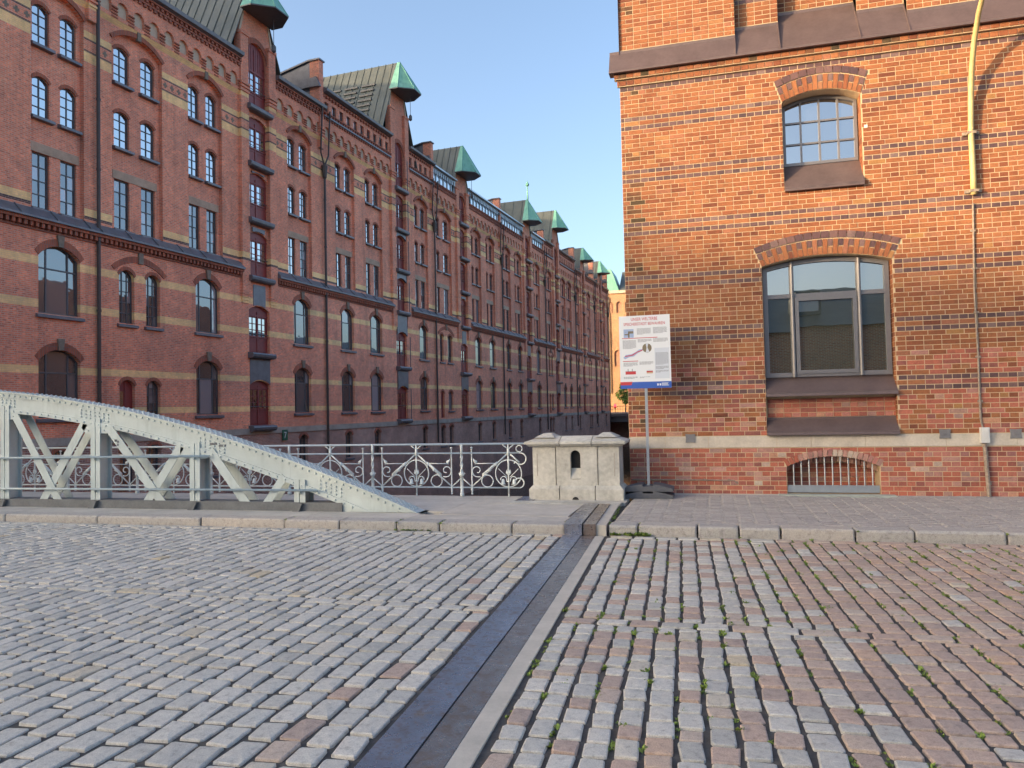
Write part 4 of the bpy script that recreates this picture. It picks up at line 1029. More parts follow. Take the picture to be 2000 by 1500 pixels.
bars(uw, 'inner_frame', upw.x0+.07, upw.x1-.07, 5.75, upw.zs-.06, upw.rise-.02, .315, [], [], m_white, fr=.06, dep=.03)
xs_ = [upw.x0+.02+(upw.x1-upw.x0-.04)*c for c in (0, .25, .5, .75, 1)]; zs_ = [5.71, 5.71+.36*(upw.zs-5.71), 5.71+.72*(upw.zs-5.71), upw.zs+upw.rise]
me_g2 = MB().quad((0,0,0),(1,0,0),(1,0,1),(0,0,1)).mesh('pane', m_glass2); me_g1 = unit
for a, b in zip(xs_[:-1], xs_[1:]):
    for c, d in zip(zs_[:-1], zs_[1:]): inst('pane', me_g1, uw, (a+.005, .285, c+.005), (random.gauss(0,.004), 0, random.gauss(0,.004)), (b-a-.01, 1, d-c-.01))
MB().prismx([(.31, 5.72), (.25, 5.70), (-.07, 5.27), (-.09, 5.24), (-.02, 5.25), (.28, 5.64)], upw.x0-.0, upw.x1+.0).build('sill', m_brown, RB)
MB().prismx([(.25, 5.69), (-.085, 5.26), (-.085, 5.2), (.0, 5.2), (.25, 5.5)], upw.x0+.003, upw.x1-.003).build('sill_apron', m_brown, RB)
# big three-part window
z0w, z1w = 2.085, big.zs
x0b, x1b = big.x0+.02, big.x1-.02; wB = x1b-x0b
bw = bars(RB, 'window', x0b, x1b, z0w, big.zs, big.rise-.01, .17, [.235, .765], [.735], m_winm, fr=.075, bar=.07, dep=.07); tag(bw, 'large three-part window with arched head')
def sash(a, b, c, d): 
    mb = MB(); mb.box(a, a+.06, .15, .19, c, d); mb.box(b-.06, b, .15, .19, c, d); mb.box(a+.06, b-.06, .151, .189, c, c+.06); mb.box(a+.06, b-.06, .151, .189, d-.06, d); return mb.build('casement', m_winm, bw)
zt = z0w+.735*(big.zs-z0w); sash(x0b+.235*wB+.04, x0b+.765*wB-.04, z0w+.05, zt-.035)
MB().tube([(x0b+.235*wB, .155, z0w), (x0b+.235*wB, .155, big.zs+.08)], .03, 8).tube([(x0b+.765*wB, .155, z0w), (x0b+.765*wB, .155, big.zs+.08)], .03, 8).build('mullion', m_winm, bw)
for a, b in ((0, .235), (.235, .765), (.765, 1)):
    for c, d in ((z0w, zt), (zt, big.zs+big.rise)): inst('pane', me_g2, bw, (x0b+a*wB+.01, .215, c+.01), (random.gauss(0,.003), 0, random.gauss(0,.003)), ((b-a)*wB-.02, 1, d-c-.02))
def sillp(z0, z1, y0, y1, nm):
    MB().prismx([(y1, z1), (y1, z1-.035), (y1-.015, z1-.045), (y0, z0+.06), (y0-.03, z0+.05), (y0-.035, z0), (y0+.01, z0-.004), (y1+.01, z0-.004)], big.x0+.002, big.x1+(.05 if nm == 'x' else -.002)).build('sill', m_brown, RB)
sillp(1.76, 2.09, -.06, .22, 'sill'); sillp(1.113, 1.405, -.07, .135, 'sill')
# basement grille
gr = MB(); gx0, gx1 = bas.x0+.01, bas.x1-.01
gr = MB().box(gx0, gx1, .03, .05, .155, .275).build('basement_grille', m_galv, RB)
for i in range(11):
    xx = gx0+.1+i*(gx1-gx0-.2)/10; pz = [p for p in bas.pi if p[0] >= xx][0][1]
    MB().tube([(xx, .04, .27), (xx, .04, pz-.01)], .011, 6).build('bar', m_galv, gr)
# anchor plates with bolts
def aplate(x, z, sz=.075):
    n = 10; mb = MB(); pts = []
    c = [(-1,-1),(0,-.9),(1,-1),(.9,0),(1,1),(0,.9),(-1,1),(-.9,0)]
    mb.prism([(x+a*sz*1.1, z+b*sz) for a, b in c], -.03, -.012); p = mb.build('anchor_plate', m_plate, RB)
    MB().tube([(x, -.03, z), (x, -.05, z)], .014, 6).build('bolt', m_plate, p)
aplate(X(-.40), 1.075); aplate(X(3.54), 1.105); aplate(X(4.53), 1.095)
MB().box(X(2.535), X(2.585), -.015, -.006, 6.15, 6.2).build('small_white_plate', m_white, RB)
# electric box, conduit
eb = MB(); eb.box(X(4.03), X(4.15), -.09, -.004, .96, 1.20); eb.box(X(4.045), X(4.135), -.098, -.09, 1.03, 1.18); cab = eb.build('junction_box', m_box, None, (WX, WY, 0)); tag(cab, 'small pale grey electric junction box on the stone course by the conduit', 'box')
cd = MB().tube([(4.12, WY-.04, .11), (4.105, WY-.04, .5), (4.085, WY-.04, .95)], .032, 8).tube([(4.12, WY-.04, .3), (4.12, WY-.04, .36)], .04, 8).build('lower_conduit', m_rust); tag(cd, 'rusty vertical conduit pipe below the junction box', 'pipe')
cb = MB().tube([(4.075, WY-.02, 1.2), (4.05, WY-.02, 1.35), (4.055, WY-.02, 2.3), (4.04, WY-.02, 3.4), (4.075, WY-.02, 4.75)], .016, 6)
for zz in (1.6, 2.3, 3.0, 3.7, 4.3): cb.box(4.02, 4.09, WY-.035, WY-.008, zz, zz+.03)
tag(cb.build('wall_cable', m_rust), 'thin dark cable running up the orange brick wall to the yellow arm', 'cable')
# yellow lamp arm
lamp = empty('lamp_arm', (4.08, WY, 4.9), 0, 'curved yellow lamp bracket arm rising up the orange brick wall', 'lamp')
path = [(0, -.06, -.02), (0, -.06, .5), (-.005, -.065, 1.0), (0, -.10, 1.5), (0, -.2, 1.95), (0.0, -.36, 2.3), (0.0, -.6, 2.62), (0.0, -.92, 2.86), (0, -1.3, 3.02), (0, -1.75, 3.08)]
sp_ = []
for a, b in zip(path[:-1], path[1:]):
    for t in (0, .5): sp_.append(tuple(a[i]*(1-t)+b[i]*t for i in range(3)))
sp_.append(path[-1]); MB().tube(sp_, .042, 10, radii=[.045-.012*i/len(sp_) for i in range(len(sp_))]).build('arm', m_yellow, lamp, smooth=True)
for zz in (.04, .97): MB().box(-.12, .12, -.035, -.008, zz-.025, zz+.025).box(-.06, .06, -.105, -.036, zz-.02, zz+.02).build('bracket', m_rust, lamp)
MB().tube([(0, -1.75, 3.1), (0, -1.75, 2.95), (0, -1.75, 2.8), (0, -1.75, 2.72)], .1, 10, radii=[.03, .06, .24, .26]).build('lamp_shade', m_yellow, lamp)
lc = MB().tube([(-1.42, WY-.012, .365), (-.4, WY-.012, .36), (.3, WY-.012, .355), (.36, WY-.012, .30)], .012, 6)
for xx in (-1.1, -.65, -.2, .2): lc.box(xx, xx+.03, WY-.03, WY-.004, .345, .38)
tag(lc.build('foot_cable', m_rust), 'thin dark cable along the foot of the brick wall behind the sign', 'cable')

# ------------------------------------------------------------------ riveted truss girder of the bridge
TR = empty('truss_girder', (-8, 10.55, 0.12), 0, 'pale green-white riveted arched truss girder beside the kerb', 'bridge girder')
ox, oz = 8.0, -0.12
ct = [(-19.0, 2.42), (-16.0, 2.40), (-14.0, 2.30), (-12.33, 2.14), (-11.31, 2.03), (-10.32, 1.87), (-9.48, 1.72), (-8.23, 1.42), (-7.43, 1.19), (-6.65, .95), (-6.15, .78), (-5.54, .56), (-4.94, .335), (-4.48, .15), (-4.27, .065)]
def smoothpts(pts, n=4):
    out = []
    for i in range(len(pts)-1):
        p0 = pts[max(i-1, 0)]; p1 = pts[i]; p2 = pts[i+1]; p3 = pts[min(i+2, len(pts)-1)]
        for k in range(n):
            t = k/n; out.append(tuple(.5*((2*p1[q])+(-p0[q]+p2[q])*t+(2*p0[q]-5*p1[q]+4*p2[q]-p3[q])*t*t+(-p0[q]+3*p1[q]-3*p2[q]+p3[q])*t**3) for q in (0, 1)))
    out.append(pts[-1]); return out
CT = [(x+ox, z+oz) for x, z in smoothpts(ct)]
def norm2(i):
    a = CT[max(i-1, 0)]; b = CT[min(i+1, len(CT)-1)]; dx, dz = b[0]-a[0], b[1]-a[1]; l = math.hypot(dx, dz); return (-dz/l, dx/l)
def offs(d): return [(p[0]+norm2(i)[0]*d, p[1]+norm2(i)[1]*d) for i, p in enumerate(CT)]
def sweep(mb, dlo, dhi, y0, y1, zmin=0.0):
    A = offs(dlo); B = offs(dhi)
    cl = lambda p: (p[0], max(zmin, p[1]))
    A = [cl(p) for p in A]; B = [cl(p) for p in B]; n = len(mb.v)
    for a, b in zip(A, B): mb.v += [(a[0], y0, a[1]), (b[0], y0, b[1]), (b[0], y1, b[1]), (a[0], y1, a[1])]
    for i in range(len(A)-1):
        for k in range(4): mb.f.append((n+4*i+k, n+4*i+(k+1) % 4, n+4*i+4+(k+1) % 4, n+4*i+4+k))
    mb.f.append((n, n+1, n+2, n+3)); e = n+4*(len(A)-1); mb.f.append((e+3, e+2, e+1, e))
W_ = 0.27
ch = MB(); sweep(ch, -.34, -.0, 0.03, .05); sweep(ch, -.34, -.0, W_-.05, W_-.03); chord = ch.build('chord_web', m_bridge, TR)
fl = MB(); sweep(fl, .0, .022, -.02, W_+.02); sweep(fl, -.075, -.001, .008, .029); sweep(fl, -.345, -.27, .010, .029); sweep(fl, -.075, -.001, W_-.029, W_-.008); fl.build('top_flange', m_bridge, TR)
# second cover plate on the flange
rv = MB()
acc = 0.0
def along(step, d, y, ax, r, start=0.0, end=1e9):
    P = offs(d); acc = 0; nxt = start
    for i in range(len(P)-1):
        a, b = P[i], P[i+1]; l = math.hypot(b[0]-a[0], b[1]-a[1])
        while nxt <= acc+l and nxt < end:
            t = (nxt-acc)/l; x, z = a[0]+(b[0]-a[0])*t, a[1]+(b[1]-a[1])*t
            if z > .03:
                nn = norm2(i); axv = (nn[0], 0, nn[1]) if ax == 'n' else (0, -1, 0)
                rv.dome((x, y, z), axv, r)
            nxt += step
        acc += l
for q_, yy in enumerate((.02, .08, .135, .19, .25)): along(.105, .022, yy, 'n', .021, .0 if q_ % 2 == 0 else .05)
along(.125, -.04, .008, 'f', .021); along(.155, -.31, .010, 'f', .021)
# splice plates with rivet groups
sp2 = MB()
for s_, ln_ in ((6.5, .5), (8.45, .62), (10.9, .5), (13.2, .4)):
    for dd in (-.12, -.175, -.23):
        along(.095, dd, .03, 'f', .020, s_, s_+ln_)
rv.build('rivets', m_bridge, TR, smooth=True); tag([c for c in TR.children if c.name.startswith('rivets')][0], kind='stuff')
# verticals, gussets, diagonals in front and back planes
def topz(xw):
    B = offs(-.34)
    for a, b in zip(B[:-1], B[1:]):
        if a[0] <= xw+ox <= b[0]: t = (xw+ox-a[0])/(b[0]-a[0]); return a[1]+(b[1]-a[1])*t
    return 0.02
vert = [-16.2, -14.2, -12.23, -10.26, -8.27, -6.34]
for i, xv in enumerate(vert):
    zt_ = topz(xv)+.12; x = xv+ox
    for y0_, y1_ in ((.0, .02), (W_-.02, W_)):
        m_ = MB(); m_.box(x-.098, x-.008, y0_, y1_, .13, zt_); m_.box(x+.008, x+.098, y0_, y1_, .13, zt_); m_.build('vertical', m_bridge, TR)
    MB().box(x-.035, x+.035, .021, W_-.021, .13, zt_-.14).build('web_plate', m_bridge, TR)
    if topz(xv) > .4:
        for y0_ in (.021, W_-.033):
            g_ = MB(); zl = topz(xv)-.13
            g_.prism([(x-.22, zl), (x+.22, zl-.0), (x+.30, zl+.07), (x+.30, topz(xv+.30)+.06), (x-.26, topz(xv-.26)+.06), (x-.30, zl+.1)], y0_-.003, y0_+.012)
            gg = g_.build('gusset', m_bridge, TR)
            if y0_ < .1:
                rr = MB()
                for q in (-.16, -.05, .06, .17): rr.dome((x+q, y0_-.003, zl+.05), (0, -1, 0), .017)
                for q in (-.1, .0, .1, .2): rr.dome((x+q, y0_-.003, zl+.12), (0, -1, 0), .017)
                rr.build('rivet_group', m_bridge, gg, smooth=True)
def diag(xt, zt_, xb, zb_, wd, y0_, y1_):
    d = Vector((xb-xt, zb_-zt_)).normalized(); n_ = Vector((-d.y, d.x))*wd/2
    a, b = Vector((xt, zt_)), Vector((xb, zb_))
    c = [a+n_, b+n_, b-n_, a-n_]; MB().prism([(p.x+ox, p.y+oz) for p in c], y0_, y1_).build('diagonal', m_bridge, TR)
dl = [(-12.0, 1.72, -11.06, .24, .145), (-10.5, 1.58, -11.39, .24, .145), (-9.97, 1.46, -8.95, .26, .15), (-8.52, 1.2, -9.2, .26, .145), (-7.98, 1.08, -7.34, .26, .15), (-6.62, .66, -6.92, .26, .13), (-14.0, 2.0, -13.05, .24, .145), (-12.5, 1.88, -13.35, .24, .145), (-16.0, 2.1, -15.1, .24, .145), (-14.45, 2.0, -15.35, .24, .145)]
for (xt, zt_, xb, zb_, wd) in dl:
    k = 0 if xb > xt else 1; q_ = .12/math.hypot(xb-xt, zb_-zt_); xb, zb_ = xb+(xb-xt)*q_, zb_+(zb_-zt_)*q_
    diag(xt, zt_, xb, zb_, wd, .004+k*.014, .016+k*.014); diag(xt, zt_, xb, zb_, wd, W_-.016-k*.014, W_-.004-k*.014)
ep = MB(); B_ = offs(-.3)
for y_ in (.034, W_-.046):
    e_ = [q for q in B_ if q[0] > -5.7+ox and q[1] > 0]; MB().prism([(q[0], q[1]) for q in e_]+[(-4.25+ox, -.01), (-5.7+ox, -.01)], y_-.012, y_).build('end_plate', m_bridge, TR)
bc = MB(); bc.box(-19+ox, -5.6+ox, -.008, W_+.008, -.01, .135); bc.build('bottom_chord', m_bridged, TR)
for zz, xe in ((.96, -7.95), (.42, -6.0)):
    MB().tube([(-19+ox, -.05, zz+oz), (xe+ox, -.05, zz+oz+.03)], .019, 8).build('handrail', m_bridge, TR, smooth=True)
for xv in vert:
    x = xv+ox
    for zz in ((.96, .42) if xv < -8 else (.42,)): MB().tube([(x, -.05, zz+oz), (x, .01, zz+oz)], .03, 8).build('rail_clip', m_bridge, TR)
    MB().prism([(x-.10, -.01), (x+.02, -.01), (x+.08, .12), (x+.0, .13)], -.07, -.009).build('drain_bracket', m_bridged, TR)
for q in (0, 1): MB().box(-7.99+ox+q*.165, -7.86+ox+q*.165, .020, .0295, 1.17+oz-.03*q, 1.205+oz-.03*q).build('maker_plate', m_bridged, TR)
st_ = MB()
for a, b in ((0, 0), (.05, -.02), (.045, -.07), (0.012, .0)): st_.box(-9.86+ox+a, -9.82+ox+a, .0005, .003, 1.24+oz+b, 1.28+oz+b)
st_.build('sticker', m_ink, TR)

# ------------------------------------------------------------------ ornate railing on the canal side
RY = 12.6; BAY = 1.72; zb0, zm0, zt0 = .28, .885, 1.045
RL = empty('bridge_railing', (-4.34, RY, .12), 0, 'ornate white iron railing with rings and scrolls along the canal edge', 'railing')
oz2 = -.12
def arc(cx, cz, r, a0, a1, n=20): return [(cx+r*math.cos(R(a0+(a1-a0)*i/n)), 0, cz+r*math.sin(R(a0+(a1-a0)*i/n))+oz2) for i in range(n+1)]
def spiral(cx, cz, r0_, r1_, a0, a1, n=26): return [(cx+(r0_+(r1_-r0_)*i/n)*math.cos(R(a0+(a1-a0)*i/n)), 0, cz+(r0_+(r1_-r0_)*i/n)*math.sin(R(a0+(a1-a0)*i/n))+oz2) for i in range(n+1)]
t_ = .0115
def post_mesh():
    mb = MB(); mb.tube([(0,0,.0),(0,0,.05),(0,0,.06),(0,0,.36),(0,0,.365),(0,0,.42),(0,0,.43)], .03, 8, radii=[.04,.042,.03,.03,.046,.046,.026])
    n = 16
    for i in range(2):
        mb.tube([(.012*math.cos(2.5*math.pi*k/n+i*math.pi), .012*math.sin(2.5*math.pi*k/n+i*math.pi), .42+k*.32/n) for k in range(n+1)], .016, 6)
    mb.tube([(0,0,.74),(0,0,zt0+oz2)], .024, 8)
    for sg in (-1, 1): mb.tube(spiral(sg*.045, .40+.12, .018, .008, 0, 300, 8), .007, 5)
    return mb.mesh('post', m_rail, True)
pm = post_mesh()
def small_mesh():
    mb = MB(); z = lambda q: q+oz2
    mb.tube([(0,0,z(.16)),(0,0,z(.17)),(0,0,z(.2)),(0,0,z(.22)),(0,0,z(.27)),(0,0,z(.285)),(0,0,z(.96)),(0,0,z(.975)),(0,0,z(.985)),(0,0,z(.995))], .012, 8, radii=[.02,.02,.012,.02,.022,.013,.012,.022,.028,.01]); return mb.mesh('finial_bar', m_rail, True)
smm = small_mesh()
def scroll(sgn):
    mb = MB(); f = lambda pts: [(sgn*p[0], p[1], p[2]) for p in pts]
    cx = .10; cz = .575; mb.tube(f(spiral(cx, cz, .115, .03, -60, -460, 34)), t_*.9, 6)          # C scroll hugging the bar
    mb.tube(f([(.075, 0, .70+oz2), (.42, 0, .705+oz2)]), t_*.8, 6)
    lf = [(.02, .80), (.05, .77), (.10, .75), (.10, .71), (.06, .68), (.045, .72)]
    mb.prism([(sgn*a, b+oz2) for a, b in lf], -.006, .006)
    mb.tube(f(arc(.285, .395, .105, 35, 400, 24)), t_*.9, 6); mb.tube(f(spiral(.265, .50, .03, .012, 200, -20, 10)), t_*.7, 5)
    return mb.mesh('scroll', m_rail, True)
scm = {1: scroll(1), -1: scroll(-1)}
def bell():
    mb = MB()
    for sg in (-1, 1):
        mb.tube(spiral(sg*.085, .42, .06, .05, 90-sg*100, 90+sg*110, 14), t_*.8, 6)
        c = (sg*.10, 0, .385+oz2); mb.tube([(c[0], 0, c[2]+.05), (c[0], 0, c[2]+.03), (c[0], 0, c[2]-.03), (c[0], 0, c[2]-.045)], .02, 8, radii=[.012, .03, .036, .055])
        mb.tube([(sg*.03, 0, .47+oz2), (sg*.17, 0, .60+oz2), (sg*.18, 0, .61+oz2)], t_*.7, 5); mb.prism([(sg*.012, .50+oz2), (sg*.05, .53+oz2), (sg*.03, .60+oz2), (sg*.01, .55+oz2)], -.008, .008)
    mb.tube([(0,0,.385+oz2),(0,0,.40+oz2)], .04, 8)
    return mb.mesh('flower_ornament', m_rail, True)
bellm = bell()
ringm = MB().tube(arc(0, .53, .235, -90, 270, 36), t_, 6).mesh('ring', m_rail, True)
braces = {}
for sg in (-1, 1):
    mb = MB(); hx = BAY/2-.19
    mb.tube([(sg*.03, 0, .86+oz2), (sg*hx, 0, .295+oz2)], t_*1.2, 6); mb.tube([(sg*.2, 0, .72+oz2), (sg*.47, 0, .505+oz2)], t_*2.0, 6)
    for q in (.23, .34, .45): mb.tube([(sg*(q-.015), 0, .86-.565*(q-.018-.03)/(hx-.03)+oz2), (sg*(q+.015), 0, .86-.565*(q+.012-.03)/(hx-.03)+oz2)], .03, 6)
    braces[sg] = mb.mesh('brace', m_rail, True)
cbar = MB().tube([(0,0,.17+oz2),(0,0,zt0+oz2)], .016, 8).tube([(0,0,.84+oz2),(0,0,.96+oz2)], .026, 8).tube([(-.1,0,1.03+oz2),(-.02,0,.965+oz2)], t_, 5).tube([(.1,0,1.03+oz2),(.02,0,.965+oz2)], t_, 5).tube([(0,0,.125+oz2),(0,0,.17+oz2)], .014, 6).mesh('centre_bar', m_rail, True)
foot = {sg: MB().tube([(0,0,.455+oz2), (sg*.185,0,.295+oz2)], t_, 6).mesh('strut', m_rail, True) for sg in (-1, 1)}
for k in range(-1, 8):
    xp = -k*BAY
    if k >= 0:
        inst('post', pm, RL, (xp, 0, 0))
        for sg in (-1, 1): inst('strut', foot[sg], RL, (xp, 0, 0)); inst('finial_bar', smm, RL, (xp+sg*.19, 0, 0))
    if k < 7:
        cx = xp-BAY/2
        inst('ring', ringm, RL, (cx, 0, 0)); inst('flower_ornament', bellm, RL, (cx, 0, 0)); inst('centre_bar', cbar, RL, (cx, 0, 0))
        for sg in (-1, 1):
            if k == -1 and sg == 1: continue
            inst('brace', braces[sg], RL, (cx, 0, 0)); inst('scroll', scm[-sg], RL, (cx+sg*(BAY/2-.19), 0, 0))
xe = BAY/2+.36
for nm, zz, x1_, r_ in (('bottom_rail', zb0, .30, .014), ('middle_rail', zm0, .30, .015), ('top_rail', zt0, .62, .019)):
    MB().tube([(-7*BAY, 0, zz+oz2), (BAY/2+x1_-.1, 0, zz+oz2)], r_, 8).build(nm, m_rail, RL, smooth=True)
en = MB(); e0 = BAY/2
en.tube([(e0+.18,0,zm0+oz2)]+arc(e0+.22, zm0-.10, .10, 90, -150, 16)+[(e0+.10,0,.70+oz2)], t_*1.1, 6); en.tube(arc(e0+.20, zm0+.075, .055, 0, 360, 16), t_*.9, 6); en.tube(arc(e0+.19, zb0+.085, .085, -90, 150, 14), t_*1.1, 6)
en.tube([(e0+.04,0,.86+oz2),(e0+.2,0,.72+oz2)], t_*1.3, 6); en.build('end_scroll', m_rail, RL, smooth=True)

# ------------------------------------------------------------------ granite pedestal
PD = empty('granite_pedestal', (-2.26, 12.40, .12), 0, 'pale granite pedestal with arched slot at the end of the railing', 'pedestal')
hw2, dpt = .72, .30
def frust(x0_, x1_, y0_, y1_, z0, X0, X1, Yy0, Yy1, z1, mb):
    n = len(mb.v); mb.v += [(x0_,y0_,z0),(x1_,y0_,z0),(x1_,y1_,z0),(x0_,y1_,z0),(X0,Yy0,z1),(X1,Yy0,z1),(X1,Yy1,z1),(X0,Yy1,z1)]
    mb.f += [tuple(n+i for i in q) for q in ((0,1,5,4),(1,2,6,5),(2,3,7,6),(3,0,4,7),(4,5,6,7),(3,2,1,0))]
pd = MB(); jn = .007
for a, b in ((-.80, -.27), (-.27, .33), (.33, .80)):
    pd = MB(); pd.box(a+jn, b-jn, -.06, .62, -.01, .165); frust(a+jn, b-jn, -.06, .62, .165, a+jn+(.05 if a < -.7 else 0), b-jn-(.05 if b > .7 else 0), -.01, .57, .225, pd); pd.build('base_block', m_ped, PD)
for a, b in ((-.74, -.335), (-.335, .375), (.375, .74)):
    mb = MB()
    if a < -.7 or b > .7:
        mb.box(a+jn, b-jn, .0, .56, .225, .885)
        xx = a+.075 if a < -.7 else b-.095; MB().box(xx, xx+.02, -.002, .0, .38, .76).build('groove', m_stone, PD)
        mb.build('body_block', m_ped, PD)
    else:
        cell(mb, a+jn, b-jn, .225, .885, 0.0, [(-.085, .085, .33, .73, .085)], .10)
        mb.quad((a,.3,.225),(b,.3,.225),(b,.3,.885),(a,.3,.885)); mb.prismx([(.095, .52), (-.0, .34), (.11, .34), (.11, .52)], -.085, .085)
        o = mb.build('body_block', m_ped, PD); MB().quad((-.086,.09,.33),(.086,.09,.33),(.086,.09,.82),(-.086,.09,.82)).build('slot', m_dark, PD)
    
cps = MB()
for a, b, l_, r_ in ((-.86, -.25, 1, 0), (-.25, .29, 0, 0), (.29, .86, 0, 1)):
    mb = MB(); frust(a+jn+(.07 if l_ else 0), b-jn-(.07 if r_ else 0), -.05, .61, .885, a+jn+(.02 if l_ else 0), b-jn-(.02 if r_ else 0), -.10, .66, .925, mb)
    mb.box(a+jn, b-jn, -.12, .68, .925, .965)
    if l_: frust(a+jn, b-jn, -.12, .68, .965, a+.25, b-jn, .12, .44, 1.045, mb); frust(a+.16, a+.52, .0, .56, 1.03, a+.29, a+.42, .16, .40, 1.10, mb)
    elif r_: frust(a+jn, b-jn, -.12, .68, .965, a+jn, b-.25, .12, .44, 1.045, mb); frust(b-.52, b-.16, .0, .56, 1.03, b-.42, b-.29, .16, .40, 1.10, mb)
    else: frust(a+jn, b-jn, -.12, .68, .965, a+jn, b-jn, .12, .44, 1.045, mb)
    mb.build('cap_block', m_ped, PD)
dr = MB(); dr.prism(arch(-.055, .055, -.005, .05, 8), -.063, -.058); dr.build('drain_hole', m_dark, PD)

# ------------------------------------------------------------------ information sign
SG = empty('information_sign', (-1.09, 12.80, .11), 0, 'white information board with red heading on a steel post by the corner', 'sign')
MB().box(-.022, .022, -.02, .02, .16, 3.05).build('post', m_galv, SG)
for q in (.11, .30): pass
def footblock(z0):
    mb = MB(); n = 40
    prof = [(-.41, z0), (.41, z0), (.41, z0+.05), (.20, z0+.105), (.085, z0+.115), (.085, z0+.085), (-.085, z0+.085), (-.085, z0+.115), (-.20, z0+.105), (-.41, z0+.05)]
    mb.prism(prof, -.22, .22); mb.box(-.07, .07, -.223, -.22, z0+.005, z0+.05); return mb.build('foot_block', m_rubber, SG)
footblock(.008); footblock(.122)
bx0, bx1, bz0, bz1 = -.425, .425, 1.84, 3.075
BD = MB().box(bx0, bx1, -.035, -.022, bz0, bz1).build('board', m_board, SG)
yq = -.0355
def pr(name, m_, quads, lv=0):
    mb = MB(); y = yq-.0006*lv
    for q in quads:
        if len(q) == 4: a, b, c, d = q; mb.quad((bx0+a, y, bz1-c), (bx0+b, y, bz1-c), (bx0+b, y, bz1-d), (bx0+a, y, bz1-d))
        else: mb.poly([(bx0+px, y, bz1-pz) for px, pz in q[0]])
    return mb.build(name, m_, BD)
def text(body, size, x, z, m_, align='CENTER', name='lettering'):
    cu = bpy.data.curves.new('t', 'FONT'); cu.body = body; cu.size = size; cu.align_x = align; cu.offset = .0005 if size < .1 else 0
    o = bpy.data.objects.new('t', cu); COL.objects.link(o); dg = bpy.context.evaluated_depsgraph_get()
    me = bpy.data.meshes.new_from_object(o.evaluated_get(dg)); bpy.data.objects.remove(o); me.materials.clear(); me.materials.append(m_)
    ob = inst(name, me, None, (x, 0, z), (R(90), 0, 0)); return ob
for tx, zz in (('UNSER WELTERBE', .085), ('SPEICHERSTADT BEWAHREN', .165)):
    o = text(tx, .074 if zz < .1 else .070, 0, bz1-zz-.0, m_red); o.parent = BD; o.location.y = yq-.001
    wtx = max(v.co.x for v in o.data.vertices)-min(v.co.x for v in o.data.vertices); tgt = .44 if zz < .1 else .69; o.scale.x = tgt/wtx
lines = []
def para(x0_, x1_, z0, n, dz=.0135, h=.0055):
    for i in range(n): 
        e = x1_ if i < n-1 else x0_+(x1_-x0_)*random.uniform(.4, .9); x = x0_
        while x < e-.005:
            w_ = random.uniform(.012, .05); lines.append((x, min(e, x+w_), z0+i*dz, z0+i*dz+h)); x += w_+.006
para(.30, .53, .22, 8); para(.57, .80, .21, 8); para(.055, .28, .415, 11); para(.31, .54, .405, 4); para(.57, .81, .395, 5)
para(.06, .30, .795, 5); para(.33, .56, .785, 4); para(.60, .81, .64, 14, .0150); para(.60, .81, .87, 4); para(.60, .81, .94, 3); para(.06, .29, 1.035, 3); para(.33, .5, 1.04, 2); para(.10, .16, .19+.08, 1)
pr('text_panel', m_pan, [(.585, .825, .56, 1.075)], 0); tag(pr('text_lines', m_ink, lines, 1), kind='stuff'); pr('red_caption', m_red, [(.045, .64, .375, .386), (.05, .31, .765, .776)], 1)
pr('photo_print', m_lbl, [(.075, .245, .225, .37)], 1); pr('photo_detail', m_olive, [(.15, .24, .26, .30), (.09, .17, .305, .325), (.15, .175, .28, .37)], 2)
mp = [(.06, .71), (.10, .66), (.20, .65), (.27, .615), (.33, .575), (.41, .565), (.38, .60), (.30, .64), (.24, .69), (.16, .70), (.09, .735)]
pr('map_print', m_lbl, [(mp,)], 1); pr('map_route', m_red, [([(.09, .695), (.22, .675), (.30, .625), (.38, .60), (.40, .575), (.31, .605), (.21, .66), (.09, .68)],)], 2)
pr('round_map', m_olive, [([(.462+.078*math.cos(a*.314), .555+.078*math.sin(a*.314)) for a in range(20)],)], 2); pr('round_map_water', m_pan, [([(.44, .48), (.485, .478), (.47, .55), (.50, .62), (.44, .63), (.455, .55)],)], 3)
pr('house_print', m_red, [(.09, .265, .945, .995), (.445, .55, .945, .965)], 1); pr('house_outline', m_ink, [(.09, .265, .94, .945), (.13, .14, .9, .94), (.2, .21, .9, .94), (.445, .55, .94, .945)], 2); pr('house_sand', simple('print_sand', (.5, .33, .15), bmp=0), [(.445, .55, .967, .985)], 1)
pr('blue_footer', m_blue, [(0, .85, 1.125, 1.235)], 1); pr('red_corner', m_red, [([(0, 1.12), (.205, 1.12), (.185, 1.175), (0, 1.175)],)], 2)
pr('footer_mark', m_board, [(.615, .64, 1.16, 1.195), (.655, .68, 1.16, 1.195), (.69, .80, 1.15, 1.16), (.69, .79, 1.168, 1.178), (.69, .81, 1.186, 1.196)], 2)

# ------------------------------------------------------------------ house number on the near warehouse
p = fac(36.05, -.09, .42); NP = empty('house_number_plaque', p, math.pi/2-TH, 'small green plaque with a white 7 on the warehouse wall', 'sign')
MB().box(-.24, .24, -.01, .02, -.30, .30).build('plaque', m_plaque, NP)
o = text('7', .52, 0, -.18, m_board); o.parent = NP; o.location.y = -.015

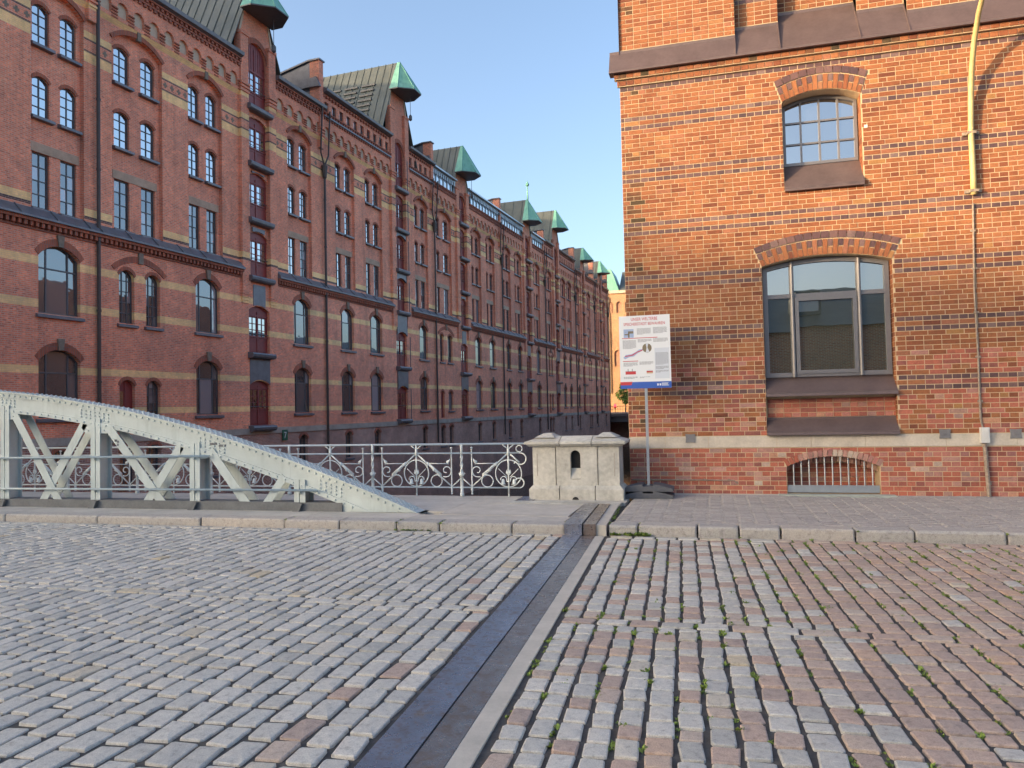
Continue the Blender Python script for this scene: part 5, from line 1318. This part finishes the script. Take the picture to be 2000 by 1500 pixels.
# ------------------------------------------------------------------ far end of the canal
FB = empty('distant_bridge', (-16, 131, 0), 0, 'low dark bridge closing the far end of the canal', 'bridge')
MB().box(-6, 12, -.3, 8, -.4, .55).build('deck', m_stone, FB); MB().box(-6, 12, -.5, -.28, -1.1, .3).build('girder', m_frame, FB)
MB().box(-8, 12, 7.6, 8, -6.5, -.4).build('abutment', m_base, FB); MB().box(-6, -4.6, .2, 8, -6.5, -.4).build('abutment', m_base, FB)
fr_ = MB()
for i in range(40): fr_.box(-6+i*.45, -5.96+i*.45, -.25, -.2, .55, 1.65)
fr_.box(-6, 12, -.26, -.19, 1.6, 1.68); fr_.box(-6, 12, -.26, -.19, 1.1, 1.15); fr_.build('railing', m_frame, FB)
FD = empty('sunlit_ochre_building', (-20.5, 139, 0), 0, 'ochre brick building at the far canal end with green roof', 'building')
cell_mb = MB(); cell(cell_mb, 0, 30, 0, 18, 0, [(3.0+i*3.2, 4.3+i*3.2, 9.0, 11.4, .65) for i in range(8)], .3); cell(cell_mb, 0, 30, 18, 22.6, 0, [(2.0+i*1.6, 3.0+i*1.6, 19.0, 20.6, .5) for i in range(16)], .25)
cell_mb.quad((0,0,0),(0,12,0),(0,12,22.6),(0,0,22.6)); cell_mb.build('wall', m_gold, FD); MB().quad((0,.24,0),(30,.24,0),(30,.24,22),(0,.24,22)).build('recess_back', m_opp, FD)
MB().box(-.3, 30, -.4, .1, 22.6, 23.1).build('cornice', m_cream, FD); MB().box(.9, 1.6, -.35, 0, 0, 22.0).box(5.5, 6.2, -.35, 0, 0, 22.0).build('pilaster', m_gold, FD)
MB().prismx([(-.4, 23.1), (12, 23.1), (6, 27.6)], 4.2, 30).build('roof', m_zinc, FD)
MB().prism([(-.8, 23.1), (4.2, 23.1), (2.8, 27.2), (-.2, 27.2)], -.2, 8).build('corner_roof', m_copper, FD)
MB().tube([(2.2, -.2, 4), (2.2, -.2, 22)], .09, 6).build('downpipe', m_dpipe, FD)
TT = empty('small_tree', (-15.3, 135.5, 0), 0, 'small leafy green tree beyond the far bridge', 'tree')
MB().tube([(0,0,-.1),(.05,0,1.5),(0,.1,3.2),(.1,0,4.6)], .12, 6, radii=[.16,.12,.08,.03]).tube([(0,0,1.8),(.7,.2,3.0)], .05, 5).tube([(0,0,2.2),(-.7,-.2,3.6)], .05, 5).build('trunk', m_bark, TT)
lf = MB()
for cx, cy, cz, rr in ((0,0,4.4,1.2),(.8,.1,3.4,1.0),(-.8,-.1,3.7,1.0),(.2,-.4,2.7,.8),(-.3,.3,5.2,.8),(1.2,.1,4.3,.6)):
    for _ in range(260):
        v = Vector((random.gauss(0,1), random.gauss(0,1), random.gauss(0,1))).normalized()*rr*random.uniform(.55, 1.05); c = Vector((cx, cy, cz))+v
        a = Vector((random.gauss(0,1), random.gauss(0,1), random.gauss(0,1))).normalized(); b = a.orthogonal().normalized()*.12
        lf.poly([tuple(c-a*.16), tuple(c+b), tuple(c+a*.16), tuple(c-b)])
lf.build('crown', m_leaf, TT)
TL = empty('traffic_light', (-16.6, 131.2, .55), 0, 'tiny red signal lamp on the far bridge', 'traffic light')
MB().tube([(0,0,0),(0,0,1.2)], .05, 6).build('pole', m_frame, TL); MB().box(-.2, .2, -.12, .12, .7, 1.5).build('housing', m_frame, TL)
mr, ntr, br = mat('signal_red'); br.inputs['Base Color'].default_value = (.6, .02, .02, 1); br.inputs['Emission Color'].default_value = (1, .03, .04, 1); br.inputs['Emission Strength'].default_value = 2.0
MB().dome((0, -.121, 1.2), (0, -1, 0), .26, 10).build('lens', mr, TL)
WB = MB().box(-.45, .45, -.15, .15, 1.1, 2.2).box(-.05, .05, -.05, .05, 0, 1.1).box(-.38, .38, -.16, -.15, 1.2, 2.1).build('white_notice_box', m_white, None, (-18.3, 131.0, .55)); tag(WB, 'small white box on a post at the left end of the far bridge', 'box')

# ------------------------------------------------------------------ neighbouring blocks outside the frame (shade the street, mirrored in windows)
def block(name, loc, rz, lx, dy, eave, ridge, label, m_=m_opp, win=True, hip=0.0, dormers=0):
    o = empty(name, loc, rz, label, 'building'); mb = MB(); n = int(lx/4)
    ops = lambda zb: [(2+i*4, 3.4+i*4, zb, zb+1.6, .3) for i in range(n)] if win else []
    z = 0
    while z+3.2 < eave: cell(mb, 0, lx, z, z+3.2, 0, ops(z+.9), .2); z += 3.2
    cell(mb, 0, lx, z, eave, 0, [], .2)
    mb.quad((0,0,0),(0,dy,0),(0,dy,eave),(0,0,eave)); mb.quad((lx,0,0),(lx,dy,0),(lx,dy,eave),(lx,0,eave)); mb.quad((0,dy,0),(lx,dy,0),(lx,dy,eave),(0,dy,eave)); mb.build('wall', m_, o)
    if win: MB().quad((0.1,.19,0),(lx-.1,.19,0),(lx-.1,.19,eave),(0.1,.19,eave)).build('glazing', m_glass, o)
    r = MB(); r.quad((-.3,-.3,eave),(lx+.3,-.3,eave),(lx-hip,dy/2,ridge),(hip,dy/2,ridge)); r.quad((-.3,dy+.3,eave),(hip,dy/2,ridge),(lx-hip,dy/2,ridge),(lx+.3,dy+.3,eave)); r.poly([(-.3,-.3,eave),(hip,dy/2,ridge),(-.3,dy+.3,eave)]); r.poly([(lx+.3,-.3,eave),(lx+.3,dy+.3,eave),(lx-hip,dy/2,ridge)])
    ro = r.build('roof', m_zinc, o)
    for i in range(dormers):
        x = 2+i*lx/dormers; y = dy*.16; zz = eave+(ridge-eave)*.32
        mb = MB(); mb.box(x, x+1.3, y-.8, y+.8, zz-.2, zz+1.2); d = mb.build('dormer', m_zinc, ro); MB().quad((x+.15,y-.81,zz),(x+1.15,y-.81,zz),(x+1.15,y-.81,zz+1),(x+.15,y-.81,zz+1)).build('pane', m_white, d)
    return o
Lh = Vector((LD.x, LD.y, 0)).normalized(); Lp = Vector((Lh.y, -Lh.x, 0))          # along light, lateral (right of it)
def place(dist, lat): v = Vector((0, 13.3, 0)) - Lh*dist; base_lat = Vector((0, 13.3, 0)).dot(Lp); return v + Lp*(lat-base_lat)
angP = math.atan2(Lp.y, Lp.x)
block('shading_warehouse', place(124, -100), angP, 88.0, 14, 21.3, 22.9, 'tall warehouse out of frame whose shadow covers the street', hip=.6)
block('lower_shading_warehouse', place(124, -11.9), angP, 60.0, 14, 20.2, 21.6, 'lower warehouse out of frame beside the tall shading one', hip=1.0)
block('rear_shading_block', (-50, -6, 0), R(90), 92, 14, 28, 32.6, 'unseen block added behind the canal row to shade its roofs', win=False)  # unseen, added only to keep the sun off the row's gable roofs
block('street_warehouse', (28, -16, 0), R(180), 40, 14, 5.6, 8.6, 'low warehouse behind the viewer, mirrored in the large window', dormers=8)
pO = Vector((xr(61), 61, 0)); OW = block('opposite_warehouse', (pO.x+math.sin(TH)*85, pO.y+math.cos(TH)*85-10, -6), math.pi*1.5-TH, 75, 13, 15.5, 17.5, 'warehouse on the near canal bank hidden behind the corner building')
